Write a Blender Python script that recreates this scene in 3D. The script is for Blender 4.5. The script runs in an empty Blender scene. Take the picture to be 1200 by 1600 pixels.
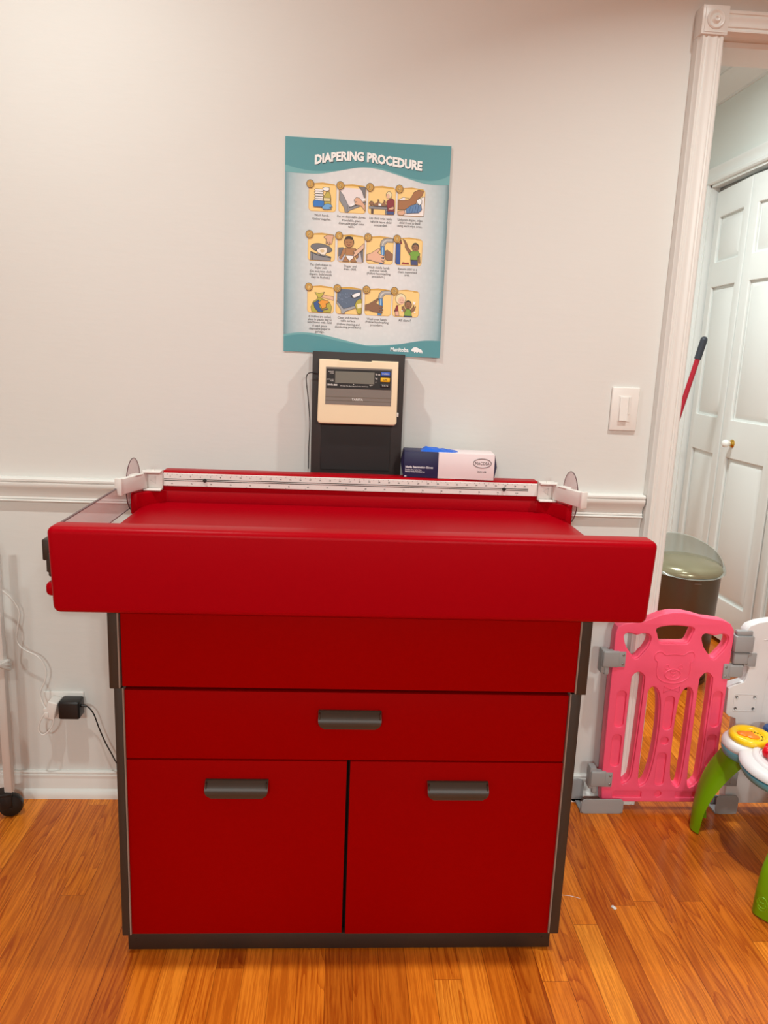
import bpy, bmesh, math, random
from mathutils import Vector, Matrix, Quaternion
random.seed(7)
PI = math.pi
SC = bpy.context.scene
COL = SC.collection

# ------------------------------------------------------------------ camera
def cam_setup():
    pitch, yaw, roll = math.radians(11.76), math.radians(3.417), math.radians(2.264)
    cy, sy, cp, sp = math.cos(yaw), math.sin(yaw), math.cos(pitch), math.sin(pitch)
    F = Vector((sy*cp, cy*cp, -sp)); R = Vector((cy, -sy, 0)); U = R.cross(F)
    cr, sr = math.cos(roll), math.sin(roll)
    R2 = R*cr + U*sr; U2 = -R*sr + U*cr
    cd = bpy.data.cameras.new('camera'); cam = bpy.data.objects.new('camera', cd); COL.objects.link(cam)
    m = Matrix((R2, U2, -F)).transposed().to_4x4()
    m.translation = (0, -2.05, 1.2852)
    cam.matrix_world = m
    cd.sensor_fit = 'VERTICAL'; cd.sensor_height = 36.0; cd.lens = 1202.0/1600.0*36.0
    cd.clip_start = 0.05; cd.clip_end = 50
    SC.camera = cam
cam_setup()

# ------------------------------------------------------------------ world, lights, exposure
SC.view_settings.view_transform = 'Standard'; SC.view_settings.look = 'None'
SC.view_settings.gamma = 1.0; SC.view_settings.use_curve_mapping = False
SC.view_settings.exposure = 0.05
W = bpy.data.worlds.new('world'); SC.world = W; W.use_nodes = True
W.node_tree.nodes['Background'].inputs[0].default_value = (1.0, 0.93, 0.86, 1)
W.node_tree.nodes['Background'].inputs[1].default_value = 0.05
CEIL = 2.62
def downlight(x, y, z, power, size, col=(1.0, 0.80, 0.62), spread=150):
    l = bpy.data.lights.new('downlight', 'AREA'); l.shape = 'DISK'; l.size = size; l.energy = power
    l.color = col; l.spread = math.radians(spread)
    o = bpy.data.objects.new('downlight', l); COL.objects.link(o); o.location = (x, y, z)
COOL = (0.885, 0.985, 0.955)
downlight(-0.76, -0.81, CEIL-0.02, 16.0, 0.06, COOL, 164)      # two downlights near the back wall
downlight(0.92, -0.81, CEIL-0.02, 11.2, 0.06, COOL, 122)
downlight(-1.3, -5.6, CEIL-0.02, 70, 0.20, COOL, 175)        # the ones far behind the photographer
downlight(1.5, -5.6, CEIL-0.02, 70, 0.20, COOL, 175)
def fill_spot(x, y, z, target, power):  # unseen fill spots, added to light the cabinet front directly
    l = bpy.data.lights.new('fill_spot', 'SPOT'); l.energy = power; l.color = COOL; l.spot_size = math.radians(52); l.spot_blend = 1.0; l.shadow_soft_size = 0.07
    o = bpy.data.objects.new('fill_spot', l); COL.objects.link(o); o.location = (x, y, z)
    o.rotation_euler = (Vector(target)-Vector((x, y, z))).to_track_quat('-Z', 'Y').to_euler()
fill_spot(-0.9, -5.2, CEIL-0.12, (-0.25, 0, 0.35), 150)
fill_spot(1.1, -5.2, CEIL-0.12, (0.35, 0, 0.35), 150)
downlight(0.95, 0.80, 2.57, 27, 0.22, (0.90, 1.0, 1.0), 172)   # hallway

# ------------------------------------------------------------------ materials
def s2l(c):
    return tuple((v/12.92 if v <= 0.04045 else ((v+0.055)/1.055)**2.4) for v in c)
def rgb(r, g, b): return s2l((r/255, g/255, b/255)) + (1,)
def mat(name, col, rough=0.5, metal=0.0, coat=0.0, bump=0.0, bscale=300, var=0.0, spec=0.5, trans=0.0, alpha=1.0, ior=1.45):
    m = bpy.data.materials.new(name); m.use_nodes = True; nt = m.node_tree; b = nt.nodes['Principled BSDF']
    b.inputs['Base Color'].default_value = rgb(*col); b.inputs['Roughness'].default_value = rough
    b.inputs['Metallic'].default_value = metal; b.inputs['Coat Weight'].default_value = coat
    b.inputs['Specular IOR Level'].default_value = spec
    b.inputs['Transmission Weight'].default_value = trans; b.inputs['Alpha'].default_value = alpha; b.inputs['IOR'].default_value = ior
    tc = nt.nodes.new('ShaderNodeTexCoord')
    if bump:
        n = nt.nodes.new('ShaderNodeTexNoise'); n.inputs['Scale'].default_value = bscale; n.inputs['Detail'].default_value = 3
        nt.links.new(tc.outputs['Object'], n.inputs['Vector'])
        bp = nt.nodes.new('ShaderNodeBump'); bp.inputs['Strength'].default_value = bump; bp.inputs['Distance'].default_value = 0.002
        nt.links.new(n.outputs['Fac'], bp.inputs['Height']); nt.links.new(bp.outputs['Normal'], b.inputs['Normal'])
    if var:
        n = nt.nodes.new('ShaderNodeTexNoise'); n.inputs['Scale'].default_value = 6; n.inputs['Detail'].default_value = 4
        nt.links.new(tc.outputs['Object'], n.inputs['Vector'])
        h = nt.nodes.new('ShaderNodeHueSaturation'); h.inputs['Color'].default_value = rgb(*col)
        mr = nt.nodes.new('ShaderNodeMapRange'); mr.inputs['To Min'].default_value = 1-var; mr.inputs['To Max'].default_value = 1+var
        nt.links.new(n.outputs['Fac'], mr.inputs['Value']); nt.links.new(mr.outputs['Result'], h.inputs['Value'])
        nt.links.new(h.outputs['Color'], b.inputs['Base Color'])
    return m
M = {}
M['wall'] = mat('wall_paint', (222, 219, 214), 0.62, bump=0.10, bscale=70, var=0.012)
_nt = M['wall'].node_tree          # roller texture runs sideways
_tc = [n for n in _nt.nodes if n.type == 'TEX_COORD'][0]; _mp = _nt.nodes.new('ShaderNodeMapping'); _mp.inputs['Scale'].default_value = (0.30, 1.0, 1.25)
_nt.links.new(_tc.outputs['Object'], _mp.inputs['Vector'])
for _n in _nt.nodes:
    if _n.type == 'TEX_NOISE' and _n.inputs['Scale'].default_value > 50: _nt.links.new(_mp.outputs['Vector'], _n.inputs['Vector'])
    if _n.type == 'BUMP': _n.inputs['Strength'].default_value = 0.16
M['hallwall'] = mat('hall_paint', (226, 228, 222), 0.6, bump=0.08, bscale=80)
M['ceil'] = mat('ceiling_paint', (232, 234, 232), 0.8, bump=0.05)
M['trim'] = mat('trim_enamel', (232, 229, 224), 0.30, bump=0.03, bscale=30, var=0.01)
M['door'] = mat('door_enamel', (236, 236, 232), 0.32, bump=0.03, bscale=60)
M['lam'] = mat('red_laminate', (152, 0, 0), 0.5, bump=0.04, bscale=900, var=0.015, spec=0.05)
M['vinyl'] = mat('red_vinyl', (167, 0, 16), 0.36, bump=0.08, bscale=260, var=0.01, spec=0.09)
M['frame'] = mat('taupe_edge_board', (56, 47, 40), 0.45, bump=0.04, bscale=500)
M['edge'] = mat('light_edge_band', (150, 135, 125), 0.35, var=0.02)
M['kick'] = mat('dark_kick_board', (48, 34, 26), 0.5, bump=0.04, bscale=500)
M['carc'] = mat('dark_inside', (16, 12, 11), 0.7, var=0.05)
M['handle'] = mat('handle_grey', (64, 52, 43), 0.38, bump=0.03, bscale=800)
M['white'] = mat('white_plastic', (232, 226, 220), 0.35, bump=0.02)
M['clear'] = mat('clear_acrylic', (240, 205, 210), 0.03, trans=0.3, alpha=0.36, ior=1.2)
M['clearedge'] = mat('acrylic_edge', (110, 82, 84), 0.25, alpha=0.85)
M['disc'] = mat('tinted_acrylic', (236, 190, 194), 0.05, trans=0.3, alpha=0.42, ior=1.2)
M['black'] = mat('black_plastic', (30, 26, 25), 0.4, bump=0.04, bscale=600)
M['blackmatte'] = mat('matte_black_metal', (52, 44, 42), 0.55, bump=0.03, bscale=600)
M['blackdeep'] = mat('deep_black_panel', (26, 22, 22), 0.4, bump=0.02)
M['beige'] = mat('beige_plastic', (244, 222, 186), 0.35, bump=0.02, bscale=500)
M['paper'] = mat('paper_white', (240, 228, 228), 0.6)
M['navy'] = mat('navy_carton', (30, 30, 72), 0.45, var=0.03)
M['carton'] = mat('white_carton', (238, 222, 222), 0.5, var=0.01)
M['glove'] = mat('blue_nitrile', (20, 100, 215), 0.4, bump=0.15, bscale=120)
M['pink'] = mat('pink_plastic', (255, 92, 126), 0.38, bump=0.05, bscale=250, var=0.01)
M['hinge'] = mat('grey_plastic', (158, 156, 156), 0.42, bump=0.04, bscale=300)
M['screw'] = mat('screw_steel', (150, 148, 145), 0.3, metal=0.8)
M['gwhite'] = mat('white_gate_plastic', (226, 222, 222), 0.42, bump=0.05, bscale=250)
M['green'] = mat('green_plastic', (122, 172, 6), 0.38, bump=0.04, bscale=250)
M['teal'] = mat('turquoise_plastic', (110, 182, 200), 0.4, bump=0.03)
M['yellow'] = mat('yellow_plastic', (252, 206, 24), 0.3, bump=0.02)
M['orange'] = mat('orange_plastic', (250, 130, 20), 0.35, bump=0.02)
M['toyred'] = mat('toy_red', (225, 14, 36), 0.3, bump=0.02)
M['toyblue'] = mat('toy_blue', (24, 76, 140), 0.35, bump=0.02)
M['bronze'] = mat('bronze_bin', (104, 90, 74), 0.30, metal=0.75, bump=0.03, bscale=40)
M['binlid'] = mat('bin_lid', (148, 140, 112), 0.22, metal=0.35, var=0.04)
M['binrim'] = mat('smoky_lid_rim', (188, 190, 180), 0.12, alpha=0.45)
M['redstick'] = mat('red_handle', (176, 20, 44), 0.35, bump=0.02)
M['grip'] = mat('dark_grip', (52, 54, 62), 0.55, bump=0.1)
M['brass'] = mat('brass', (214, 170, 76), 0.18, metal=1.0, var=0.02)
M['porcelain'] = mat('porcelain', (244, 242, 236), 0.12, coat=0.5, var=0.01)
M['rubber'] = mat('black_caster', (16, 15, 15), 0.35, bump=0.05)
M['film'] = mat('clear_film', (236, 232, 226), 0.3, alpha=0.55, bump=0.3, bscale=60)

def print_mat():            # flat printed inks: colours come from the face colour layer
    m = bpy.data.materials.new('printed_ink'); m.use_nodes = True; nt = m.node_tree; b = nt.nodes['Principled BSDF']
    a = nt.nodes.new('ShaderNodeVertexColor'); a.layer_name = 'ink'
    nt.links.new(a.outputs['Color'], b.inputs['Base Color']); b.inputs['Roughness'].default_value = 0.45
    return m
M['ink'] = print_mat()

def poster_mat():
    m = bpy.data.materials.new('poster_paper'); m.use_nodes = True; nt = m.node_tree; N = nt.nodes; L = nt.links; b = N['Principled BSDF']
    tc = N.new('ShaderNodeTexCoord')
    sx = N.new('ShaderNodeSeparateXYZ'); L.new(tc.outputs['Generated'], sx.inputs[0])
    def math_(op, a, bb=None):
        n = N.new('ShaderNodeMath'); n.operation = op
        for i, v in enumerate((a, bb)):
            if v is None: continue
            if isinstance(v, (int, float)): n.inputs[i].default_value = v
            else: L.new(v, n.inputs[i])
        return n.outputs[0]
    u = math_('ABSOLUTE', math_('SUBTRACT', sx.outputs['X'], 0.5)); v = math_('SUBTRACT', sx.outputs['Z'], 0.5)
    r = math_('ADD', math_('POWER', math_('MULTIPLY', u, 2.0), 3.5), math_('MULTIPLY', math_('POWER', math_('ABSOLUTE', math_('MULTIPLY', v, 1.6)), 3.0), 0.35))
    ramp = N.new('ShaderNodeValToRGB'); L.new(r, ramp.inputs[0])
    ramp.color_ramp.elements[0].position = 0.0; ramp.color_ramp.elements[0].color = rgb(232, 230, 230)
    ramp.color_ramp.elements[1].position = 1.0; ramp.color_ramp.elements[1].color = rgb(142, 176, 184)
    vo = N.new('ShaderNodeTexVoronoi'); vo.inputs['Scale'].default_value = 80; vo.inputs['Randomness'].default_value = 0.75
    L.new(tc.outputs['Object'], vo.inputs['Vector'])
    mr = N.new('ShaderNodeMapRange'); mr.inputs['From Min'].default_value = 0.2; mr.inputs['From Max'].default_value = 0.6
    mr.inputs['To Min'].default_value = 1.02; mr.inputs['To Max'].default_value = 0.975
    L.new(vo.outputs['Distance'], mr.inputs['Value'])
    h = N.new('ShaderNodeHueSaturation'); L.new(ramp.outputs['Color'], h.inputs['Color']); L.new(mr.outputs['Result'], h.inputs['Value'])
    L.new(h.outputs['Color'], b.inputs['Base Color']); b.inputs['Roughness'].default_value = 0.4
    return m
M['poster'] = poster_mat()

def floor_mat():
    m = bpy.data.materials.new('oak_strip_floor'); m.use_nodes = True; nt = m.node_tree; N = nt.nodes; L = nt.links; b = N['Principled BSDF']
    tc = N.new('ShaderNodeTexCoord'); sx = N.new('ShaderNodeSeparateXYZ'); L.new(tc.outputs['Object'], sx.inputs[0])
    X, Y = sx.outputs['X'], sx.outputs['Y']
    def mt(op, a, bb=None, c=None):
        n = N.new('ShaderNodeMath'); n.operation = op
        for i, v in enumerate((a, bb, c)):
            if v is None: continue
            if isinstance(v, (int, float)): n.inputs[i].default_value = v
            else: L.new(v, n.inputs[i])
        return n.outputs[0]
    def white(a, bb, k=0):
        cb = N.new('ShaderNodeCombineXYZ')
        for i, v in enumerate((a, bb)):
            if isinstance(v, (int, float)): cb.inputs[i].default_value = v
            else: L.new(v, cb.inputs[i])
        cb.inputs[2].default_value = k
        w = N.new('ShaderNodeTexWhiteNoise'); L.new(cb.outputs[0], w.inputs['Vector']); return w.outputs['Value']
    xs = mt('DIVIDE', mt('ADD', X, 10.013), 0.0572); row = mt('FLOOR', xs); fx = mt('FRACT', xs)
    ys = mt('ADD', mt('DIVIDE', mt('ADD', Y, 10), 0.78), mt('MULTIPLY', white(row, 0.3), 9.0))
    pl = mt('FLOOR', ys); fy = mt('FRACT', ys)
    r1 = white(row, pl, 1); r2 = white(row, pl, 2); r3 = white(row, pl, 3)
    # grain coordinates, shifted per plank
    cb = N.new('ShaderNodeCombineXYZ')
    L.new(mt('ADD', mt('MULTIPLY', X, 1.0), mt('MULTIPLY', r1, 13.0)), cb.inputs[0])
    L.new(mt('ADD', mt('MULTIPLY', Y, 0.035), mt('MULTIPLY', r2, 7.0)), cb.inputs[1])
    fine = N.new('ShaderNodeTexNoise'); fine.inputs['Scale'].default_value = 150; fine.inputs['Detail'].default_value = 4; fine.inputs['Roughness'].default_value = 0.72
    L.new(cb.outputs[0], fine.inputs['Vector'])
    # cathedral figure: contour lines of a smooth stretched field
    cb2 = N.new('ShaderNodeCombineXYZ')
    L.new(mt('ADD', X, mt('MULTIPLY', r2, 11.0)), cb2.inputs[0]); L.new(mt('ADD', mt('MULTIPLY', Y, 0.10), mt('MULTIPLY', r3, 5.0)), cb2.inputs[1])
    big = N.new('ShaderNodeTexNoise'); big.inputs['Scale'].default_value = 14; big.inputs['Detail'].default_value = 1.2; big.inputs['Roughness'].default_value = 0.4
    L.new(cb2.outputs[0], big.inputs['Vector'])
    rings = mt('FRACT', mt('ADD', mt('MULTIPLY', big.outputs['Fac'], 20.0), mt('MULTIPLY', fine.outputs['Fac'], 0.35)))
    ringd = mt('POWER', rings, 3.0)
    fr = N.new('ShaderNodeMapRange'); fr.inputs['From Min'].default_value = 0.43; fr.inputs['From Max'].default_value = 0.57
    L.new(fine.outputs['Fac'], fr.inputs['Value'])
    tone = N.new('ShaderNodeValToRGB')
    e = tone.color_ramp.elements
    e[0].position = 0.0; e[0].color = rgb(192, 100, 24)
    e[1].position = 1.0; e[1].color = rgb(250, 156, 50)
    for p, c in ((0.3, (218, 118, 28)), (0.62, (234, 132, 34)), (0.85, (244, 144, 42))):
        n = tone.color_ramp.elements.new(p); n.color = rgb(*c)
    L.new(r1, tone.inputs[0])
    dark = N.new('ShaderNodeMixRGB'); dark.blend_type = 'MULTIPLY'; dark.inputs[2].default_value = (0.56, 0.36, 0.20, 1)
    L.new(tone.outputs['Color'], dark.inputs[1])
    L.new(mt('ADD', mt('MULTIPLY', mt('SUBTRACT', 1.0, fr.outputs['Result']), 0.62), mt('MULTIPLY', ringd, mt('MULTIPLY', mt('GREATER_THAN', r2, 0.35), 0.62))), dark.inputs[0])
    # seams
    ex = mt('LESS_THAN', mt('MINIMUM', fx, mt('SUBTRACT', 1.0, fx)), 0.013)
    ey = mt('LESS_THAN', mt('MINIMUM', fy, mt('SUBTRACT', 1.0, fy)), 0.0009)
    seam = mt('MAXIMUM', ex, ey)
    sm = N.new('ShaderNodeMixRGB'); sm.blend_type = 'MULTIPLY'; sm.inputs[2].default_value = (0.32, 0.2, 0.14, 1)
    L.new(mt('MULTIPLY', seam, mt('ADD', 0.45, mt('MULTIPLY', r3, 0.5))), sm.inputs[0]); L.new(dark.outputs[0], sm.inputs[1]); L.new(sm.outputs[0], b.inputs['Base Color'])
    b.inputs['Roughness'].default_value = 0.34; b.inputs['Specular IOR Level'].default_value = 0.25
    b.inputs['Coat Weight'].default_value = 0.28; b.inputs['Coat Roughness'].default_value = 0.12; b.inputs['Coat IOR'].default_value = 1.35
    bp = N.new('ShaderNodeBump'); bp.inputs['Strength'].default_value = 0.25; bp.inputs['Distance'].default_value = 0.0008
    L.new(mt('SUBTRACT', fine.outputs['Fac'], mt('MULTIPLY', seam, 1.0)), bp.inputs['Height']); L.new(bp.outputs[0], b.inputs['Normal'])
    return m
M['floor'] = floor_mat()

# ------------------------------------------------------------------ object helpers
def thing(name, label, cat, loc=(0, 0, 0), group=None):
    o = bpy.data.objects.new(name, None); COL.objects.link(o); o.location = loc
    o.empty_display_size = 0.05
    o['label'] = label; o['category'] = cat
    if group: o['group'] = group
    return o
def wloc(p):
    v = Vector((0, 0, 0))
    while p is not None:
        v += p.location; p = p.parent
    return v
def obj(name, bm, mats, parent=None, label=None, smooth=None, cat=None, kind=None):
    """bm is in world coordinates."""
    off = wloc(parent) if parent is not None else Vector((0, 0, 0))
    org = off
    if parent is None and kind is None and len(bm.verts):
        xs = [v.co for v in bm.verts]
        org = Vector((sum(v.x for v in xs)/len(xs), sum(v.y for v in xs)/len(xs), min(v.z for v in xs)))
    bmesh.ops.translate(bm, verts=bm.verts, vec=-org)
    me = bpy.data.meshes.new(name); bm.to_mesh(me); bm.free()
    for m in (mats if isinstance(mats, (list, tuple)) else [mats]): me.materials.append(m)
    if smooth is None: smooth = 35
    if smooth:
        for p in me.polygons: p.use_smooth = True
        try: me.set_sharp_from_angle(angle=math.radians(smooth))
        except Exception: pass
    o = bpy.data.objects.new(name, me); COL.objects.link(o)
    if parent is not None: o.parent = parent
    else: o.location = org
    if label: o['label'] = label
    if cat: o['category'] = cat
    if kind: o['kind'] = kind
    return o
def struct(name, bm, m, parent=None, smooth=None):
    return obj(name, bm, m, parent, kind='structure' if parent is None else None, smooth=smooth)
def nb(): return bmesh.new()
def merge(dst, src, mi=0):
    me = bpy.data.meshes.new('t'); 
    for f in src.faces: f.material_index = mi
    src.to_mesh(me); src.free(); dst.from_mesh(me); bpy.data.meshes.remove(me)
def box(bm, x0, x1, y0, y1, z0, z1, r=0.0, seg=3, mi=0, mtx=None, taper=None):
    t = bmesh.new(); bmesh.ops.create_cube(t, size=1.0)
    bmesh.ops.scale(t, vec=(x1-x0, y1-y0, z1-z0), verts=t.verts)
    bmesh.ops.translate(t, vec=((x0+x1)/2, (y0+y1)/2, (z0+z1)/2), verts=t.verts)
    if taper: taper(t)
    if r > 0: bmesh.ops.bevel(t, geom=t.edges[:], offset=r, segments=seg, affect='EDGES', profile=0.5)
    if mtx is not None: bmesh.ops.transform(t, matrix=mtx, verts=t.verts)
    merge(bm, t, mi); return bm
def frame_mtx(loc, rz=0, rx=0, ry=0):
    return Matrix.Translation(loc) @ Matrix.Rotation(rz, 4, 'Z') @ Matrix.Rotation(ry, 4, 'Y') @ Matrix.Rotation(rx, 4, 'X')
def cyl(bm, p0, p1, r0, r1=None, seg=24, mi=0, bev=0.0):
    r1 = r0 if r1 is None else r1
    p0, p1 = Vector(p0), Vector(p1); d = p1-p0; L = d.length
    t = bmesh.new(); bmesh.ops.create_cone(t, cap_ends=True, segments=seg, radius1=r0, radius2=r1, depth=L)
    if bev > 0:
        es = [e for e in t.edges if abs(e.verts[0].co.z-e.verts[1].co.z) < 1e-6]
        bmesh.ops.bevel(t, geom=es, offset=bev, segments=2, affect='EDGES', profile=0.5)
    q = Vector((0, 0, 1)).rotation_difference(d.normalized())
    bmesh.ops.transform(t, matrix=Matrix.Translation((p0+p1)/2) @ q.to_matrix().to_4x4(), verts=t.verts)
    merge(bm, t, mi); return bm
def lathe(bm, prof, loc=(0, 0, 0), axis=None, seg=40, mi=0, sx=1, sy=1, mtx=None):
    t = bmesh.new(); rings = []
    for r, z in prof:
        if r < 1e-6: rings.append([t.verts.new((0, 0, z))])
        else: rings.append([t.verts.new((r*math.cos(2*PI*k/seg)*sx, r*math.sin(2*PI*k/seg)*sy, z)) for k in range(seg)])
    for a, b in zip(rings, rings[1:]):
        for k in range(seg):
            k2 = (k+1) % seg
            if len(a) == 1 and len(b) == 1: continue
            if len(a) == 1: t.faces.new((a[0], b[k], b[k2]))
            elif len(b) == 1: t.faces.new((a[k], a[k2], b[0]))
            else: t.faces.new((a[k], a[k2], b[k2], b[k]))
    bmesh.ops.recalc_face_normals(t, faces=t.faces)
    if axis is not None:
        q = Vector((0, 0, 1)).rotation_difference(Vector(axis).normalized()); bmesh.ops.transform(t, matrix=q.to_matrix().to_4x4(), verts=t.verts)
    if mtx is not None: bmesh.ops.transform(t, matrix=mtx, verts=t.verts)
    bmesh.ops.translate(t, vec=loc, verts=t.verts)
    merge(bm, t, mi); return bm
def smooth_path(pts, n=8):
    P = [Vector(p) for p in pts]; out = []
    for i in range(len(P)-1):
        p0 = P[max(i-1, 0)]; p1 = P[i]; p2 = P[i+1]; p3 = P[min(i+2, len(P)-1)]
        for k in range(n):
            t = k/n
            out.append(0.5*((2*p1)+(-p0+p2)*t+(2*p0-5*p1+4*p2-p3)*t*t+(-p0+3*p1-3*p2+p3)*t**3))
    out.append(P[-1]); return out
def tube(bm, pts, r, seg=10, mi=0, closed=False):
    t = bmesh.new(); P = [Vector(p) for p in pts]; n = len(P); rings = []
    up = None
    for i in range(n):
        a = P[(i-1) % n] if (closed or i > 0) else P[i]; b = P[(i+1) % n] if (closed or i < n-1) else P[i]
        d = (b-a).normalized()
        if up is None:
            up = Vector((0, 0, 1)) if abs(d.z) < 0.9 else Vector((1, 0, 0))
        s = d.cross(up).normalized(); u = s.cross(d).normalized(); up = u
        rr = r[i] if isinstance(r, (list, tuple)) else r
        rings.append([t.verts.new(P[i]+(s*math.cos(2*PI*k/seg)+u*math.sin(2*PI*k/seg))*rr) for k in range(seg)])
    rng = range(n) if closed else range(n-1)
    for i in rng:
        a, b = rings[i], rings[(i+1) % n]
        for k in range(seg): t.faces.new((a[k], a[(k+1) % seg], b[(k+1) % seg], b[k]))
    if not closed:
        t.faces.new(rings[0]); t.faces.new(rings[-1])
    bmesh.ops.recalc_face_normals(t, faces=t.faces)
    merge(bm, t, mi); return bm
def extrude_profile(bm, prof, a, b, mapf, mi=0):
    """prof: closed list of (p, q); mapf(p, q, s) -> world; s from a to b"""
    t = bmesh.new(); A = [t.verts.new(mapf(p, q, a)) for p, q in prof]; B = [t.verts.new(mapf(p, q, b)) for p, q in prof]
    n = len(prof)
    for i in range(n): t.faces.new((A[i], A[(i+1) % n], B[(i+1) % n], B[i]))
    t.faces.new(A); t.faces.new(B)
    bmesh.ops.recalc_face_normals(t, faces=t.faces); merge(bm, t, mi); return bm
def curve_mesh(cu):
    o = bpy.data.objects.new('tmp', cu); COL.objects.link(o)
    dg = bpy.context.evaluated_depsgraph_get(); dg.update()
    me = bpy.data.meshes.new_from_object(o.evaluated_get(dg)); t = bmesh.new(); t.from_mesh(me)
    bpy.data.objects.remove(o); bpy.data.meshes.remove(me); bpy.data.curves.remove(cu); return t
def plate(bm, loops, depth, bevel, y, mi=0, mtx=None, seg=3):
    """filled outline with holes, loops of (x, z); front at y, going back depth (+Y)."""
    cu = bpy.data.curves.new('c', 'CURVE'); cu.dimensions = '2D'; cu.fill_mode = 'BOTH'
    cu.extrude = max(depth/2-bevel, 0.00001); cu.bevel_depth = bevel; cu.bevel_resolution = seg; cu.offset = -bevel
    for L in loops:
        s = cu.splines.new('POLY'); s.points.add(len(L)-1)
        for i, p in enumerate(L): s.points[i].co = (p[0], p[1], 0, 1)
        s.use_cyclic_u = True
    t = curve_mesh(cu)
    bmesh.ops.remove_doubles(t, verts=t.verts, dist=1e-6)
    for v in t.verts: v.co = Vector((v.co.x, y+depth/2-v.co.z, v.co.y))
    bmesh.ops.recalc_face_normals(t, faces=t.faces)
    if mtx is not None: bmesh.ops.transform(t, matrix=mtx, verts=t.verts)
    merge(bm, t, mi); return bm
def rrect(x0, x1, z0, z1, r, n=6):
    out = []
    for cx, cz, a0 in ((x1-r, z1-r, 0), (x0+r, z1-r, PI/2), (x0+r, z0+r, PI), (x1-r, z0+r, 1.5*PI)):
        for k in range(n+1):
            a = a0+PI/2*k/n; out.append((cx+r*math.cos(a), cz+r*math.sin(a)))
    return out
def ring_pts(cx, cz, rx, rz, n=28, a0=0, a1=2*PI, close=False):
    m = n if close else n+1
    return [(cx+rx*math.cos(a0+(a1-a0)*k/n), cz+rz*math.sin(a0+(a1-a0)*k/n)) for k in range(m)]
def smooth2(pts, n=5):
    P = [Vector((p[0], p[1], 0)) for p in pts]; N = len(P); out = []
    for i in range(N):
        p0, p1, p2, p3 = P[i-1], P[i], P[(i+1) % N], P[(i+2) % N]
        for k in range(n):
            t = k/n; v = 0.5*((2*p1)+(-p0+p2)*t+(2*p0-5*p1+4*p2-p3)*t*t+(-p0+3*p1-3*p2+p3)*t**3); out.append((v.x, v.y))
    return out
def text_bm(body, size, align='CENTER', bold=0.0, ext=0.0, spacing=1.0, line=1.0):
    cu = bpy.data.curves.new('t', 'FONT'); cu.body = body; cu.size = size; cu.align_x = align; cu.resolution_u = 2
    cu.offset = bold; cu.extrude = ext; cu.space_character = spacing; cu.space_line = line
    return curve_mesh(cu)
def put_text(bm, body, size, x, z, y, align='CENTER', bold=0.0, sx=1.0, mi=0, spacing=1.0, line=1.0, mtx=None, warp=None):
    t = text_bm(body, size, align, bold, 0.0, spacing, line)
    for v in t.verts:
        px, pz = v.co.x*sx, v.co.y
        if warp: px, pz = warp(px, pz)
        v.co = Vector((x+px, y, z+pz))
    if mtx is not None: bmesh.ops.transform(t, matrix=mtx, verts=t.verts)
    merge(bm, t, mi)

# ================================================================== THE SETTING
XO = 0.902          # left side of the door opening
XR = 1.86           # right side of the opening
ZH = 2.068          # head of the opening
bm = nb(); box(bm, -3.4, 3.8, -8.2, 2.8, -0.05, 0.0); struct('floor', bm, M['floor'])
bm = nb(); box(bm, -3.4, 3.8, -8.2, 0.0, CEIL, CEIL+0.05); struct('ceiling', bm, M['ceil'])
bm = nb(); box(bm, -3.4, XO, 0, 0.12, 0, CEIL); box(bm, XO, XR, 0, 0.12, ZH, CEIL); box(bm, XR, 3.8, 0, 0.12, 0, CEIL)
struct('wall_back', bm, M['wall'])
bm = nb(); box(bm, -3.45, -3.4, -8.2, 0.12, 0, CEIL); struct('wall_left', bm, M['wall'])
bm = nb(); box(bm, 3.8, 3.85, -8.2, 0.12, 0, CEIL); struct('wall_right', bm, M['wall'])
bm = nb(); box(bm, -3.4, 3.8, -8.25, -8.2, 0, CEIL); struct('wall_front', bm, M['wall'])

# chair rail
R_PROF = [(0, .927), (.016, .927), (.020, .924), (.020, .919), (.016, .917), (.019, .914), (.0195, .908), (.016, .900), (.010, .892), (.0065, .885),
          (.0055, .880), (.006, .875), (.009, .8735), (.0095, .870), (.0068, .8685), (.011, .867), (.012, .865), (.011, .8625), (.007, .861), (0, .860)]
bm = nb(); extrude_profile(bm, R_PROF, -3.4, 0.836, lambda p, q, s: (s, -p*1.25, q)); struct('trim_1', bm, M['trim'])
# baseboard
B_PROF = [(0, .078), (.007, .078), (.010, .075), (.010, .072), (.008, .070), (.011, .067), (.0115, .062), (.010, .058), (.011, .054), (.0125, .035), (.013, .026),
          (.018, .024), (.023, .018), (.025, .010), (.025, 0), (0, 0)]
bm = nb(); extrude_profile(bm, B_PROF, -3.4, 0.842, lambda p, q, s: (s, -p, q)); struct('baseboard_back', bm, M['trim'])

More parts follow.
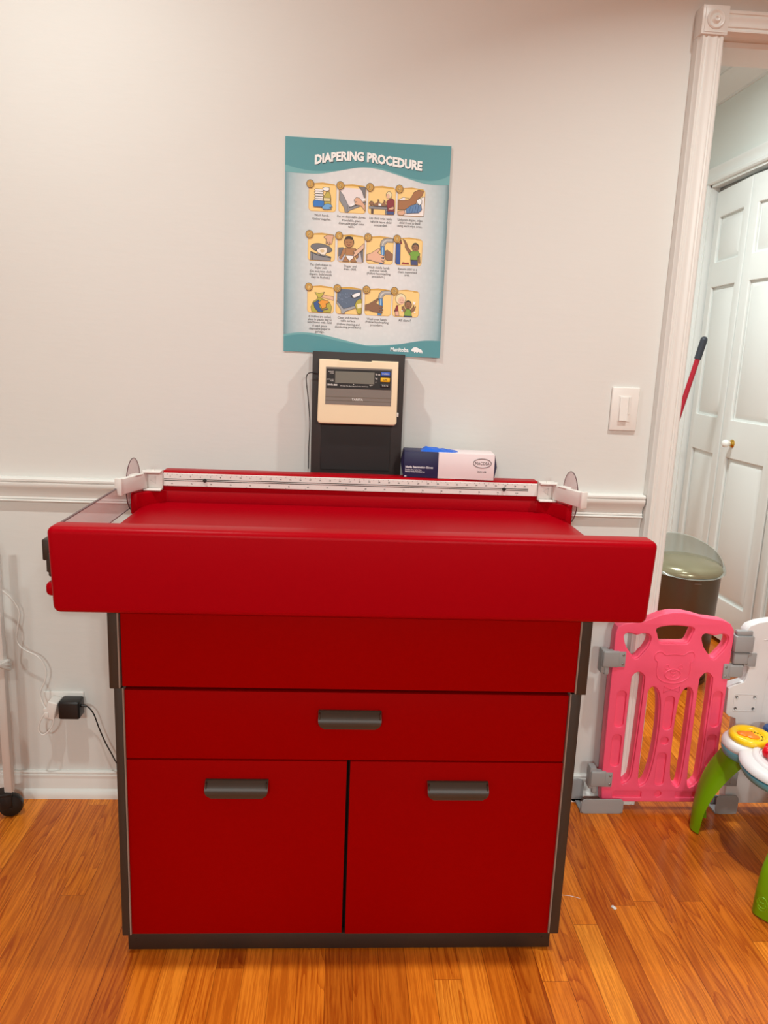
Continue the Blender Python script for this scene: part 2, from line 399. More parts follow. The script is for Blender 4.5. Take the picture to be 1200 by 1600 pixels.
# door casing, fluted, with corner block
CAS = [(0, 0), (.001, .024), (.0045, .028), (.0065, .036), (.008, .0385), (.012, .0385), (.0135, .0365), (.017, .0360), (.0195, .0385), (.022, .0388),
       (.026, .0375), (.0315, .0366), (.037, .0375), (.041, .0388), (.0435, .0385), (.046, .0360), (.0495, .0365), (.051, .0385), (.057, .0385), (.060, .036), (.0625, 0)]
bm = nb(); extrude_profile(bm, CAS, 0.0, 2.068, lambda p, q, s: (0.8385+p, -q, s))
struct('trim_2', bm, M['trim'])
bm = nb(); extrude_profile(bm, CAS, 0.902, XR, lambda p, q, s: (s, -q, 2.0665+p*.93))
struct('trim_3', bm, M['trim'])
bm = nb()      # rosette block
box(bm, .8375, .9035, -.043, 0, 2.064, 2.1285, .002, 2)
t = nb(); lathe(t, [(0, .0), (.0035, .0055), (.006, .006), (.009, .003), (.0115, .0005), (.0145, .001), (.017, .003), (.0195, .0033), (.0225, .001), (.024, -.004), (0, -.004)], (0, 0, 0), axis=(0, -1, 0), seg=40)
bmesh.ops.translate(t, vec=(.8720, -.0432, 2.098), verts=t.verts); merge(bm, t)
box(bm, .8440, .8450, -.0440, -.042, 2.0695, 2.123); box(bm, .844, .899, -.0440, -.042, 2.0690, 2.0700)
struct('trim_4', bm, M['trim'])
bm = nb(); box(bm, XO, XO+.014, -.0, .12, 0, ZH, .001, 1); box(bm, XO, XR, 0, .12, ZH-.014, ZH, .001, 1); struct('trim_5', bm, M['trim'])
bm = nb(); extrude_profile(bm, CAS, 0.0, 2.075, lambda p, q, s: (XR+.002+p, -q, s)); struct('trim_6', bm, M['trim'])

# hallway behind the opening
HX = 1.785; HC = 2.60; HF = 2.35
CY0, CY1, CZ = 0.26, 1.90, 2.147     # closet opening in the hall's right wall
bm = nb(); box(bm, HX, HX+.10, .12, CY0, 0, HC); box(bm, HX, HX+.10, CY1, HF, 0, HC); box(bm, HX, HX+.10, CY0, CY1, CZ, HC)
struct('wall_hall_right', bm, M['hallwall'])
bm = nb(); box(bm, -.2, HX+.1, HF, HF+.05, 0, HC); struct('wall_hall_end', bm, M['hallwall'])
bm = nb(); box(bm, -.25, -.2, .12, HF+.05, 0, HC); struct('wall_hall_left', bm, M['hallwall'])
bm = nb(); box(bm, -.2, HX+.1, .12, HF, HC, HC+.04); struct('ceiling_hall', bm, M['ceil'])
bm = nb(); box(bm, HX+.62, HX+.66, .1, HF, 0, HC); box(bm, HX+.1, HX+.62, .12, .16, 0, HC); box(bm, HX+.1, HX+.62, 2.2, 2.24, 0, HC); box(bm, HX+.1, HX+.66, .12, 2.24, CZ+.1, CZ+.14)
struct('wall_closet', bm, M['carc'])
CR = [(0, 0), (.082, 0), (.082, -.008), (.070, -.014), (.058, -.030), (.040, -.050), (.022, -.062), (.014, -.072), (.008, -.076), (.008, -.085), (0, -.085)]
bm = nb(); extrude_profile(bm, CR, .12, HF, lambda p, q, s: (HX-p, s, HC+q)); extrude_profile(bm, CR, -.2, HX, lambda p, q, s: (s, HF-p, HC+q))
struct('trim_7', bm, M['trim'])
# closet casing (two boards and a head)
bm = nb()
C2 = [(0, 0), (0, .010), (.006, .016), (.020, .017), (.024, .012), (.040, .011), (.058, .015), (.066, .020), (.072, .020), (.075, 0)]
extrude_profile(bm, C2, CY0-.075, CY1+.075, lambda p, q, s: (HX-q, s, CZ+p))
extrude_profile(bm, C2, 0, CZ+.0, lambda p, q, s: (HX-q, CY1+p, s))
extrude_profile(bm, C2, 0, CZ+.0, lambda p, q, s: (HX-q, CY0-p, s))
box(bm, HX, HX+.10, CY1-.012, CY1, 0, CZ); box(bm, HX, HX+.10, CY0, CY0+.012, 0, CZ); box(bm, HX, HX+.10, CY0, CY1, CZ-.012, CZ)
struct('trim_8', bm, M['door'])
bm = nb(); box(bm, HX+.040, HX+.065, CY0+.014, CY1-.014, CZ-.032, CZ-.013, .002, 1); struct('trim_9', bm, M['screw'])   # bifold track

# bifold closet doors: four hinged leaves
def leaf(n, p0, p1, knob=None):
    p0 = Vector((p0[0], p0[1], 0)); p1 = Vector((p1[0], p1[1], 0)); w = (p1-p0).length-.007; T = .034
    d = (p1-p0).normalized(); nrm = Vector((d.y, -d.x, 0))       # local x along d, local -y faces the hall
    if nrm.x > 0: nrm = -nrm
    mt = Matrix(((d.x, -nrm.x, 0, p0.x), (d.y, -nrm.y, 0, p0.y), (0, 0, 1, 0), (0, 0, 0, 1)))
    z0, z1 = .022, 2.112
    m_ = .062 if w > .3 else .06
    holes = [(m_, w-m_, .215, .865), (m_, w-m_, 1.04, 1.657), (m_, w-m_, 1.776, 1.987)]
    bm = nb()
    def R(x0, x1, za, zb): return [(x0, za), (x1, za), (x1, zb), (x0, zb)]
    plate(bm, [R(.002, w+.002, z0, z1)]+[R(*h) for h in holes], .016, .005, 0, mtx=mt, seg=2)
    box(bm, .002, w+.002, .015, T, z0, z1, .001, 1, mtx=mt)
    for h in holes:
        t = bmesh.new()
        a = .010; b_ = .036
        o = [(h[0]+a, h[2]+a), (h[1]-a, h[2]+a), (h[1]-a, h[3]-a), (h[0]+a, h[3]-a)]
        i = [(h[0]+b_, h[2]+b_), (h[1]-b_, h[2]+b_), (h[1]-b_, h[3]-b_), (h[0]+b_, h[3]-b_)]
        O = [t.verts.new((x, .0146, z)) for x, z in o]; I = [t.verts.new((x, .003, z)) for x, z in i]
        for k in range(4): t.faces.new((O[k], O[(k+1) % 4], I[(k+1) % 4], I[k]))
        t.faces.new(I); bmesh.ops.recalc_face_normals(t, faces=t.faces)
        if (t.faces[:][-1].normal.y > 0): bmesh.ops.reverse_faces(t, faces=t.faces)
        bmesh.ops.transform(t, matrix=mt, verts=t.verts); merge(bm, t)
    o = struct('door_%d' % n, bm, M['door'], smooth=25)
    if knob is not None:
        c = mt @ Vector((knob, 0, .935)); ax = nrm
        b2 = nb(); lathe(b2, [(0, 0), (.019, 0), (.019, .003), (.014, .006), (.009, .008), (.007, .016), (.0, .016)], c, axis=ax, seg=32)
        obj('knob_rose', b2, M['brass'], o)
        b3 = nb(); lathe(b3, [(0, .012), (.010, .014), (.013, .020), (.0175, .027), (.0185, .035), (.016, .043), (.009, .049), (0, .051)], c, axis=ax, seg=32)
        obj('door_knob', b3, M['porcelain'], o, label='white porcelain knob')
leaf(1, (1.812, 1.878), (1.782, 1.480))
leaf(2, (1.782, 1.476), (1.812, 1.062), knob=.10)
leaf(3, (1.812, 1.058), (1.812, .660))
leaf(4, (1.812, .656), (1.812, .275))

# ================================================================== CHANGING TABLE
YF = -.600
tab = thing('changing_table', 'large red changing table cabinet with padded top, drawer and two doors against the wall', 'changing table', (.034, -.3, 0))
XL, XRt = -.418, .483
for s, (x0, x1, xe) in (('l', (-.4365, -.420, -.4215)), ('r', (.487, .508, .486))):
    bm = nb()
    box(bm, x0, x1, YF-.004, -.04, .045, .613, .002, 2)
    box(bm, x0-(.004 if s == 'l' else -.002), x1-(.002 if s == 'l' else -.004), YF-.018, -.04, .617, .868, .002, 2)
    p = obj('side_panel', bm, M['frame'], tab)
    bm = nb(); xa, xb = (x1, x1+.0032) if s == 'l' else (x0-.0032, x0)
    box(bm, xa, xb, YF-.0055, YF+.015, .047, .613, .001, 1)
    xa, xb = (xa-.002, xb-.002) if s == 'l' else (xa+.004, xb+.004)
    box(bm, xa, xb, YF-.0195, YF+.0, .619, .868, .001, 1)
    obj('edge_strip', bm, M['edge'], p)
bm = nb(); box(bm, -.420, .487, YF+.022, -.04, .045, .86); obj('carcass', bm, M['carc'], tab)
bm = nb(); box(bm, -.416, .489, YF-.016, YF+.006, .6215, .85, .0015, 2); obj('upper_panel', bm, M['lam'], tab)
bm = nb(); box(bm, -.427, .492, YF+.004, -.06, .004, .0435, .002, 2)
for x in (-.410, .474): cyl(bm, (x, YF+.0045, .030), (x, YF+.003, .030), .0022, seg=12)
obj('kick_plate', bm, M['kick'], tab)

def cup_handle(cx, cz, parent):
    # shallow curved pull: a curved sheet with rounded lower corners
    w, h = .064, .0165
    prof = []
    bm = nb(); t = bmesh.new(); nx, nz = 24, 8; G = []
    for j in range(nz+1):
        v = j/nz; row = []
        zz = h*(1-2*v)
        cut = 0
        if v > .45: q = (v-.45)/.55; cut = .016*(1-math.sqrt(max(0, 1-q*q*.96)))
        for i in range(nx+1):
            u = -1+2*i/nx; x = cx+u*(w-cut)
            dep = .002+.019*math.sin(min(1, .12+v*1.0)*PI*.62)
            row.append(t.verts.new((x, YF-dep, cz+zz)))
        G.append(row)
    for j in range(nz):
        for i in range(nx): t.faces.new((G[j][i], G[j][i+1], G[j+1][i+1], G[j+1][i]))
    bmesh.ops.recalc_face_normals(t, faces=t.faces)
    bmesh.ops.solidify(t, geom=t.faces[:], thickness=.0022)
    merge(bm, t)
    box(bm, cx-w, cx+w, YF-.004, YF-.0002, cz+h-.003, cz+h+.0005, .0005, 1)
    for s in (-1, 1): # end webs
        box(bm, cx+s*(w-.003)-.001, cx+s*(w-.003)+.001, YF-.018, YF-.0002, cz-.002, cz+h-.001, .0003, 1)
    return obj('handle', bm, M['handle'], parent, label='curved taupe pull')
bm = nb(); box(bm, XL, XRt, YF, YF+.018, .458, .607, .0012, 2); dr = obj('drawer', bm, M['lam'], tab); cup_handle(.0335, .553, dr)
bm = nb(); box(bm, XL-.002, .0305, YF, YF+.018, .046, .4545, .0012, 2); d1 = obj('door', bm, M['lam'], tab); cup_handle(-.194, .397, d1)
bm = nb(); box(bm, .0375, XRt+.002, YF, YF+.018, .044, .4545, .0012, 2); d2 = obj('door', bm, M['lam'], tab); cup_handle(.263, .396, d2)

# padded top
def tp(t):
    for v in t.verts:
        if v.co.z < .87:
            v.co.x += .005 if v.co.x < 0 else -.006
bm = nb(); box(bm, -.519, .5955, -.695, -.640, .798, .959, .013, 5, taper=tp)
obj('front_bolster', bm, M['vinyl'], tab)
bm = nb(); box(bm, -.505, .582, -.652, -.628, .806, .950, .004, 2); obj('bolster_backing', bm, M['vinyl'], tab)
# mattress: dished, rises to the bolsters
bm = nb(); t = bmesh.new(); nx, ny = 60, 30; G = []
x0, x1, y0, y1 = -.500, .580, -.635, -.150
for j in range(ny+1):
    v = j/ny; row = []
    for i in range(nx+1):
        u = i/nx; x = x0+(x1-x0)*u; y = y0+(y1-y0)*v
        ed = min(u, 1-u)*(x1-x0)
        z = .893-.012*math.exp(-((1-v)*(y1-y0)/.10)**2)*0+.010*math.exp(-(ed/.05)**2)*0
        z += .006*math.exp(-((y1-y)/.03)**2)
        if ed < .03: z -= .018*(1-math.sqrt(max(0, 1-(1-ed/.03)**2)))
        row.append(t.verts.new((x, y, z)))
    G.append(row)
for j in range(ny):
    for i in range(nx): t.faces.new((G[j][i], G[j][i+1], G[j+1][i+1], G[j+1][i]))
bd = [e for e in t.edges if e.is_boundary]
r_ = bmesh.ops.extrude_edge_only(t, edges=bd)
for v in r_['geom']:
    if isinstance(v, bmesh.types.BMVert): v.co.z = .850
bmesh.ops.recalc_face_normals(t, faces=t.faces); merge(bm, t); obj('mattress', bm, M['vinyl'], tab, smooth=60)
bm = nb(); box(bm, -.497, .577, -.648, -.006, .862, .876, .004, 2); box(bm, -.45, .52, -.62, -.05, .845, .864); obj('top_board', bm, M['vinyl'], tab)
# rear bolster with diagonal corner wings
bm = nb()
def wing_prism(bm, pts, z0, z1, r):
    t = bmesh.new(); A = [t.verts.new((x, y, z0)) for x, y in pts]; B = [t.verts.new((x, y, z1)) for x, y in pts]; n = len(pts)
    for i in range(n): t.faces.new((A[i], A[(i+1) % n], B[(i+1) % n], B[i]))
    t.faces.new(A); t.faces.new(B); bmesh.ops.recalc_face_normals(t, faces=t.faces)
    bmesh.ops.bevel(t, geom=t.edges[:], offset=r, segments=3, affect='EDGES', profile=.5); merge(bm, t)
wing_prism(bm, [(-.440, -.092), (.507, -.092), (.507, -.140), (-.440, -.140)], .90, .9765, .005)
wing_prism(bm, [(-.503, -.064), (.581, -.064), (.581, -.200), (.566, -.200), (.505, -.1405), (-.430, -.1405), (-.488, -.200), (-.503, -.200)], .876, .9295, .004)
obj('rear_bolster', bm, M['vinyl'], tab)

# measuring ruler
bm = nb(); YR = -.1465; zt, zb = .9715, .9395
box(bm, -.436, .502, YR, -.139, zb, zt, .0008, 1)
ru = obj('measuring_ruler', bm, M['white'], tab, label='white measuring ruler with black scale')
bm = nb()
for z in (.9575, .9535): box(bm, -.434, .478, YR-.0006, YR+.001, z-.0007, z+.0007)
obj('slide_groove', bm, M['black'], ru)
bm = nb()
N_ = 76
for k in range(N_):
    x = -.426+.912*k/(N_-1)
    box(bm, x-.0003, x+.0003, YR-.0003, YR+.0005, .9675, .9695 if k % 5 else .9705)
    if k % 4 == 0: box(bm, x-.0003, x+.0003, YR-.0003, YR+.0005, .9405, .9425)
for k in range(37):
    put_text(bm, str(k+3), .0052, -.419+.912*k/37, .9622, YR-.0004, bold=.00006)
for k in range(19):
    put_text(bm, str((k+2)*5), .0048, -.415+.912*k/19, .9445, YR-.0004, bold=.00004)
obj('scale_print', bm, M['black'], ru, smooth=0)
for x, z in ((-.334, .9555), (.416, .9555)):
    bm = nb(); lathe(bm, [(0, .005), (.0035, .0045), (.0048, .002), (.0048, 0), (0, 0)], (x, YR-.0005, z), axis=(0, -1, 0), seg=20); obj('slider_knob', bm, M['black'], ru)
def end_bracket(sx, xc):
    s = sx
    bm = nb(); w = .042
    a, b_ = (xc-w, xc) if s < 0 else (xc, xc+w)
    box(bm, a, b_, -.150, -.134, .934, .976, .001, 1)
    box(bm, a, b_, -.172, -.135, .9735, .9785, .0015, 2); box(bm, a, b_, -.172, -.135, .930, .9345, .0015, 2)
    hx = a if s < 0 else b_
    cyl(bm, (hx, -.160, .930), (hx, -.160, .979), .006, seg=16)
    cyl(bm, ((a+b_)/2, -.155, .978), ((a+b_)/2, -.155, .981), .004, seg=12)
    # arrow outline
    ax = (a+b_)/2-.008*s*0
    tube(bm, [(ax-.008, -.1515, .954), (ax+.004, -.1515, .963), (ax+.004, -.1515, .945)], .0005, 6, closed=True)
    br = obj('end_bracket', bm, M['white'], tab, label='white hinge bracket at the ruler end')
    # folding arm running forward and outward
    P0 = Vector((hx, -.160, .954)); P1 = Vector((hx-.034, -.262, .952)) if s < 0 else Vector((hx+.042, -.262, .954))
    d = (P1-P0); L = d.length; ang = math.atan2(d.y, d.x)
    bm = nb(); mt = Matrix.Translation(P0) @ Matrix.Rotation(ang, 4, 'Z')
    sd = 1
    box(bm, -.002, L, -.007, .007, -.0185, .0185, .0015, 2, mtx=mt)
    box(bm, L-.006, L+.002, -.009, .009, -.0205, .0205, .002, 2, mtx=mt)
    box(bm, .02, .05, -.010, .010, .017, .0205, .001, 1, mtx=mt)
    arm = obj('folding_arm', bm, M['white'], tab)
end_bracket(-1, -.437); end_bracket(1, .503)
for xd in (-.508, .5865):
    bm = nb(); lathe(bm, [(0, -.0015), (.065, -.0015), (.065, .0015), (0, .0015)], (xd, -.150, .941), axis=(1, 0, 0), seg=56)
    dd = obj('clear_disc', bm, M['disc'], tab, label='thin clear round disc', smooth=30)
    bm = nb(); tube(bm, [(xd, -.150+.065*math.cos(a), .941+.065*math.sin(a)) for a in [2*PI*k/56 for k in range(56)]], .0013, 8, closed=True)
    obj('disc_rim', bm, M['clearedge'], dd)

# clear side guard on the left end
bm = nb(); box(bm, -.521, -.517, -.640, -.060, .882, .948, .0008, 1); g = obj('side_guard', bm, M['clear'], tab, label='clear acrylic guard along the left end')
bm = nb(); box(bm, -.5217, -.5163, -.640, -.060, .9475, .9505, .0008, 1); box(bm, -.5212, -.5168, -.640, -.060, .8800, .8818, .0005, 1); obj('guard_edge', bm, M['clearedge'], g)
bm = nb()
box(bm, -.538, -.516, -.640, -.585, .850, .895, .003, 2); box(bm, -.5545, -.534, -.622, -.592, .876, .917, .003, 2); box(bm, -.549, -.534, -.620, -.594, .852, .88, .003, 2)
obj('guard_clip', bm, M['frame'], tab, label='dark grey clip outside the left end')
bm = nb(); box(bm, -.552, -.512, -.625, -.590, .806, .834, .010, 4); obj('release_knob', bm, M['vinyl'], tab, label='small red knob below the left clip')

# ================================================================== SCALE DISPLAY ON ITS MAST
sd = thing('scale_display', 'beige digital weighing scale display on a black back plate behind the changing table', 'scale display', (.04, -.045, .9765))
bm = nb()
box(bm, -.0775, .158, -.050, -.008, .8770, 1.280, .0015, 2)
obj('back_plate', bm, M['blackmatte'], sd)
bm = nb(); box(bm, -.052, .128, -.0532, -.050, .9785, 1.118, .0005, 1); obj('lower_cover', bm, M['blackdeep'], sd)
bm = nb()
hl = [(-.058, 1.2625), (-.004, 1.2605), (-.003, 1.2580), (.083, 1.2545), (.084, 1.2575), (.139, 1.2560), (.1405, 1.254)] + [(.1365+.0075*math.cos(a), 1.1075+.0085*math.sin(a)) for a in [0, -.4, -.8, -1.2, -1.57]] + [(-.0525+.0075*math.cos(a), 1.1075+.0085*math.sin(a)) for a in [-1.57, -2.0, -2.4, -2.8, -3.14]] + [(-.0595, 1.26)]
hl = [(-.0595, 1.2615), (-.010, 1.2615), (-.0095, 1.259), (.072, 1.259), (.0725, 1.2615), (.1395, 1.2615)]
hl = hl + [(.1320+.0085*math.cos(a), 1.1095+.0085*math.sin(a)) for a in [0, -.4, -.8, -1.2, -1.57]] + [(-.0530+.0085*math.cos(a), 1.1095+.0085*math.sin(a)) for a in [-1.57, -2.0, -2.4, -2.8, -3.14]]
plate(bm, [hl], .030, .003, -.0825)
ho = obj('display_housing', bm, M['beige'], sd)
yf = -.0832
bm = nb(); box(bm, -.0425, .1245, yf, -.082, 1.1500, 1.2430, .0003, 1); 
obj('fascia', bm, mat('fascia_grey', (128, 118, 110), 0.4, bump=.02), ho)
bm = nb(); box(bm, -.0405, .1215, yf-.0006, -.0825, 1.1905, 1.2385, .0003, 1); obj('black_panel', bm, M['blackdeep'], ho)
bm = nb(); box(bm, -.0190, .0800, yf-.0011, -.083, 1.2035, 1.2330, .0003, 1); obj('lcd_screen', bm, mat('lcd_grey', (122, 120, 110), 0.25, var=.02), ho)
bm = nb(); box(bm, .0960, .1190, yf-.0020, -.083, 1.2250, 1.2352, .0012, 2); obj('power_button', bm, mat('button_blue', (56, 94, 190), .4, var=.01), ho)
bm = nb(); box(bm, .0955, .1190, yf-.0020, -.083, 1.2105, 1.2205, .0012, 2); obj('off_button', bm, mat('button_yellow', (250, 190, 20), .4, var=.01), ho)
bm = nb(); box(bm, .0953, .1190, yf-.0014, -.083, 1.1962, 1.2060, .0012, 2); obj('unit_button', bm, mat('button_black', (38, 34, 36), .4, var=.01), ho)
bm = nb()
yt = yf-.0009
put_text(bm, 'BWB-800', .0062, -.0378, 1.1968, yt, 'LEFT', .0002)
put_text(bm, 'MAX 20kg  MIN 100g  d=10g  NOT LEGAL FOR TRADE', .0030, -.006, 1.1960, yt, 'LEFT')
put_text(bm, 'WEIGHT\nLOCK', .0036, -.0225, 1.2305, yt, 'RIGHT', .00005)
put_text(bm, 'AUTO OFF\nTARE', .0036, -.0225, 1.2110, yt, 'RIGHT', .00005)
put_text(bm, 'lb oz', .0060, .0825, 1.2265, yt, 'LEFT', .0001); put_text(bm, 'kg', .0058, .0825, 1.2165, yt, 'LEFT', .0001)
put_text(bm, 'g', .0040, .0830, 1.2085, yt, 'LEFT'); put_text(bm, 'kg/lb', .0042, .0680, 1.1998, yt, 'LEFT'); put_text(bm, '+', .0060, .0280, 1.1995, yt)
put_text(bm, 'ON/ZERO', .0042, .1076, 1.2287, yf-.0023, mi=0, bold=.00003)
put_text(bm, 'lb oz / kg', .0040, .1072, 1.1998, yf-.0017, bold=.00003)
obj('white_print', bm, mat('print_white', (232, 226, 220), .5), ho, smooth=0)
bm = nb(); put_text(bm, 'TANITA', .0078, .0385, 1.1612, yf-.0003, bold=.0002); obj('brand_lettering', bm, mat('print_white_large', (232, 226, 220), .5), ho, smooth=0)
bm = nb(); put_text(bm, 'OFF', .0052, .1072, 1.2137, yf-.0023, bold=.0001)
for z in (1.1690, 1.1600): box(bm, -.0425, .1245, yf-.0003, yf+.001, z-.0003, z+.0003)
obj('dark_print', bm, mat('print_brown', (92, 74, 40), .5), ho, smooth=0)
bm = nb(); box(bm, .139, .1455, -.073, -.062, 1.1225, 1.1330, .001, 2); obj('side_tab', bm, M['white'], ho, label='small white tab on the right edge')
# display cable
bm = nb(); P = smooth_path([(-.068, -.060, 1.226), (-.080, -.060, 1.2265), (-.089, -.058, 1.222), (-.0925, -.055, 1.208), (-.0875, -.052, 1.165), (-.0815, -.050, 1.10), (-.0830, -.048, 1.034), (-.0830, -.046, .9775)], 6)
tube(bm, P, .0013, 8); cyl(bm, (-.074, -.060, 1.2262), (-.064, -.060, 1.2258), .0024, seg=12)
obj('cable', bm, M['black'], sd)

# ================================================================== GLOVE BOX
gb = thing('glove_box', 'navy and white carton of blue nitrile gloves on the table top beside the display', 'glove box', (.275, -.085, .9765))
mt = Matrix.Translation((.276, -.0965, .9768)) @ Matrix.Rotation(math.radians(-3), 4, 'Z')
bm = nb(); box(bm, -.1145, -.0275, -.042, .042, 0, .0655, .0012, 2, mi=0, mtx=mt); box(bm, -.0275, .1145, -.042, .042, 0, .0655, .0012, 2, mi=1, mtx=mt)
# bulged dark end flaps
t = bmesh.new(); vs = [t.verts.new(v) for v in ((.1150, -.040, .001), (.1150, .040, .001), (.1150, .040, .0645), (.1150, -.040, .0645), (.1225, -.030, .032), (.1225, .03, .032))]
for f in ((0, 1, 5, 4), (2, 3, 4, 5), (0, 4, 3), (1, 2, 5)): t.faces.new([vs[i] for i in f])
bmesh.ops.transform(t, matrix=mt, verts=t.verts); merge(bm, t, 0)
t = bmesh.new(); vs = [t.verts.new(v) for v in ((-.1150, -.040, .001), (-.1150, .040, .001), (-.1150, .040, .0645), (-.1150, -.040, .0645), (-.1215, -.030, .032), (-.1215, .03, .032))]
for f in ((0, 1, 5, 4), (2, 3, 4, 5), (0, 4, 3), (1, 2, 5)): t.faces.new([vs[i] for i in f])
bmesh.ops.transform(t, matrix=mt, verts=t.verts); merge(bm, t, 0)
ca = obj('carton', bm, [M['navy'], M['carton']], gb, smooth=30)
bm = nb(); yq = -.0424
put_text(bm, 'Nitrile Examination Gloves', .0074, -.110, .0245, yq, 'LEFT', .00022, sx=.86, mtx=mt)
put_text(bm, 'Powder Free, Latex Free\nMedical Grade, Ambidextrous', .0047, -.110, .0185, yq, 'LEFT', .0001, mtx=mt, sx=.86)
t = nb(); box(t, -.112, -.1065, yq, -.042, .002, .004); bmesh.ops.transform(t, matrix=mt, verts=t.verts); merge(bm, t)
obj('white_lettering', bm, mat('carton_white_ink', (236, 232, 236), .5), ca, smooth=0)
bm = nb()
put_text(bm, 'NACOSA', .0110, .0835, .0385, yq, bold=.0001, sx=.80, mtx=mt); put_text(bm, 'BNG1149B', .0055, .0835, .0190, yq, bold=.0001, sx=.85, mtx=mt)
t = nb(); tube(t, [(x, yq, z) for x, z in ring_pts(.0835, .0425, .0225, .0115, 40, close=True)], .0007, 6, closed=True); bmesh.ops.transform(t, matrix=mt, verts=t.verts); merge(bm, t)
obj('black_lettering', bm, mat('carton_black_ink', (42, 24, 34), .5), ca, smooth=0)
# glove pulled out of the slot
bm = nb(); t = bmesh.new(); nx, ny = 26, 10; G = []
for j in range(ny+1):
    row = []
    for i in range(nx+1):
        u = i/nx; v = j/ny
        x = -.072+.094*u; y = -.030+.050*v
        h_ = math.sin(PI*v)**.5*(.0125*min(1, u*7)*(1-u*.80)*(1-max(0, u-.85)*4)+.0011*math.sin(u*23+v*9)+.0007*math.sin(u*60+v*13))
        row.append(t.verts.new((x, y, .0650+max(h_, -.0005))))
    G.append(row)
for j in range(ny):
    for i in range(nx): t.faces.new((G[j][i], G[j][i+1], G[j+1][i+1], G[j+1][i]))
bmesh.ops.recalc_face_normals(t, faces=t.faces); bmesh.ops.transform(t, matrix=mt, verts=t.verts); merge(bm, t)
obj('glove', bm, M['glove'], gb, label='crumpled bright blue glove poking out of the slot', smooth=70)

# ================================================================== POSTER
PX, PZ = -.1565, 1.7935            # top-left corner
PW, PH = .4105, .5165
pst = thing('wall_poster', 'pale blue diapering procedure poster with twelve picture tiles on the wall', 'poster', (.05, -.001, 1.5))
def ppos(u, v, lift=0.0):          # metres from the top-left corner, following the slightly curled sheet
    uu = u/PW; vv = v/PH
    x = PX+u-.004*uu*vv+.0015*vv; z = PZ-v-.0025*uu
    curl = .006*max(0, (uu-.75)/.25)**2*(.35+.65*vv)
    return Vector((x, -.0025-curl-lift, z))
bm = nb(); t = bmesh.new(); nx, ny = 32, 24; G = []
for j in range(ny+1): G.append([t.verts.new(ppos(PW*i/nx, PH*j/ny)) for i in range(nx+1)])
for j in range(ny):
    for i in range(nx): t.faces.new((G[j][i], G[j][i+1], G[j+1][i+1], G[j+1][i]))
bmesh.ops.recalc_face_normals(t, faces=t.faces); merge(bm, t)
sheet = obj('poster_sheet', bm, M['poster'], pst, smooth=60)
md = sheet.modifiers.new('thickness', 'SOLIDIFY'); md.thickness = .0003; md.offset = -1

class Ink:
    """flat printed shapes: every new shape lies a hair in front of the one before."""
    def __init__(s, base=.0002, step=.00003): s.t = bmesh.new(); s.cl = s.t.loops.layers.float_color.new('ink'); s.lift = base; s.step = step; s.f = lambda u, v: (u, v)
    def poly(s, pts, col, sub=True):
        s.lift += s.step; f0 = set(s.t.faces)
        vs = [s.t.verts.new(ppos(*s.f(*p), s.lift)) for p in pts]
        es = [s.t.edges.new((vs[i], vs[(i+1) % len(vs)])) for i in range(len(vs))]
        r = bmesh.ops.triangle_fill(s.t, edges=es, use_beauty=True, use_dissolve=False)
        for f in r['geom']:
            if isinstance(f, bmesh.types.BMFace):
                for l in f.loops: l[s.cl] = rgb(*col)
                f.normal_update()
                if f.normal.y > 0: f.normal_flip()
    def band(s, edge, wave, col):
        s.lift += s.step; n = len(wave)
        for i in range(n-1):
            for j in range(4):
                q = []
                for (ii, jj) in ((i, j), (i, j+1), (i+1, j+1), (i+1, j)):
                    u, v = wave[ii]; q.append(s.t.verts.new(ppos(u, edge+(v-edge)*jj/4, s.lift)))
                f = s.t.faces.new(q); f.normal_update()
                if f.normal.y > 0: f.normal_flip()
                for l in f.loops: l[s.cl] = rgb(*col)
    def ell(s, cx, cy, rx, ry, col, n=20, a0=0): s.poly([(cx+rx*math.cos(a0+2*PI*k/n), cy+ry*math.sin(a0+2*PI*k/n)) for k in range(n)], col)
    def line(s, pts, w, col):
        for (a, b) in zip(pts, pts[1:]):
            d = Vector((b[0]-a[0], b[1]-a[1])); 
            if d.length < 1e-9: continue
            d.normalize(); n = Vector((-d.y, d.x))*w/2; e = d*w*.3
            s.poly([(a[0]+n.x-e.x, a[1]+n.y-e.y), (b[0]+n.x+e.x, b[1]+n.y+e.y), (b[0]-n.x+e.x, b[1]-n.y+e.y), (a[0]-n.x-e.x, a[1]-n.y-e.y)], col)
    def out(s, pts, fill, w=.013, oc=(60, 44, 34)):
        s.poly(pts, fill); s.line(list(pts)+[pts[0]], w, oc)
    def text(s, body, size, u, v, col, bold=0, sx=1.0, align='CENTER', warp=None, line=1.0):
        s.lift += s.step
        x = text_bm(body, size, align, bold, 0, 1.0, line); me = bpy.data.meshes.new('t'); x.to_mesh(me); x.free()
        vs = []
        for q in me.vertices:
            px, py = q.co.x*sx, q.co.y
            if warp: px, py = warp(px, py)
            a, b = s.f(0, 0) if False else (u+px, v-py)
            vs.append(s.t.verts.new(ppos(a, b, s.lift)))
        for p in me.polygons:
            try: f = s.t.faces.new([vs[i] for i in p.vertices])
            except ValueError: continue
            for l in f.loops: l[s.cl] = rgb(*col)
            f.normal_update()
            if f.normal.y > 0: f.normal_flip()
        bpy.data.meshes.remove(me)
    def make(s, name, parent, label=None):
        return obj(name, s.t, M['ink'], parent, label=label, smooth=0)
def sp(pts, n=10):     # open smooth curve in 2D
    return [(v.x, v.y) for v in smooth_path([(p[0], p[1], 0) for p in pts], n)]
TEAL, TEAL2 = (84, 150, 158), (112, 172, 176)
k = Ink()
wave_o = sp([(0, .0812), (.04, .0828), (.0859, .0814), (.13, .073), (.1886, .0614), (.235, .064), (.277, .0734), (.3421, .0898), (.38, .0925), (.4105, .091)])
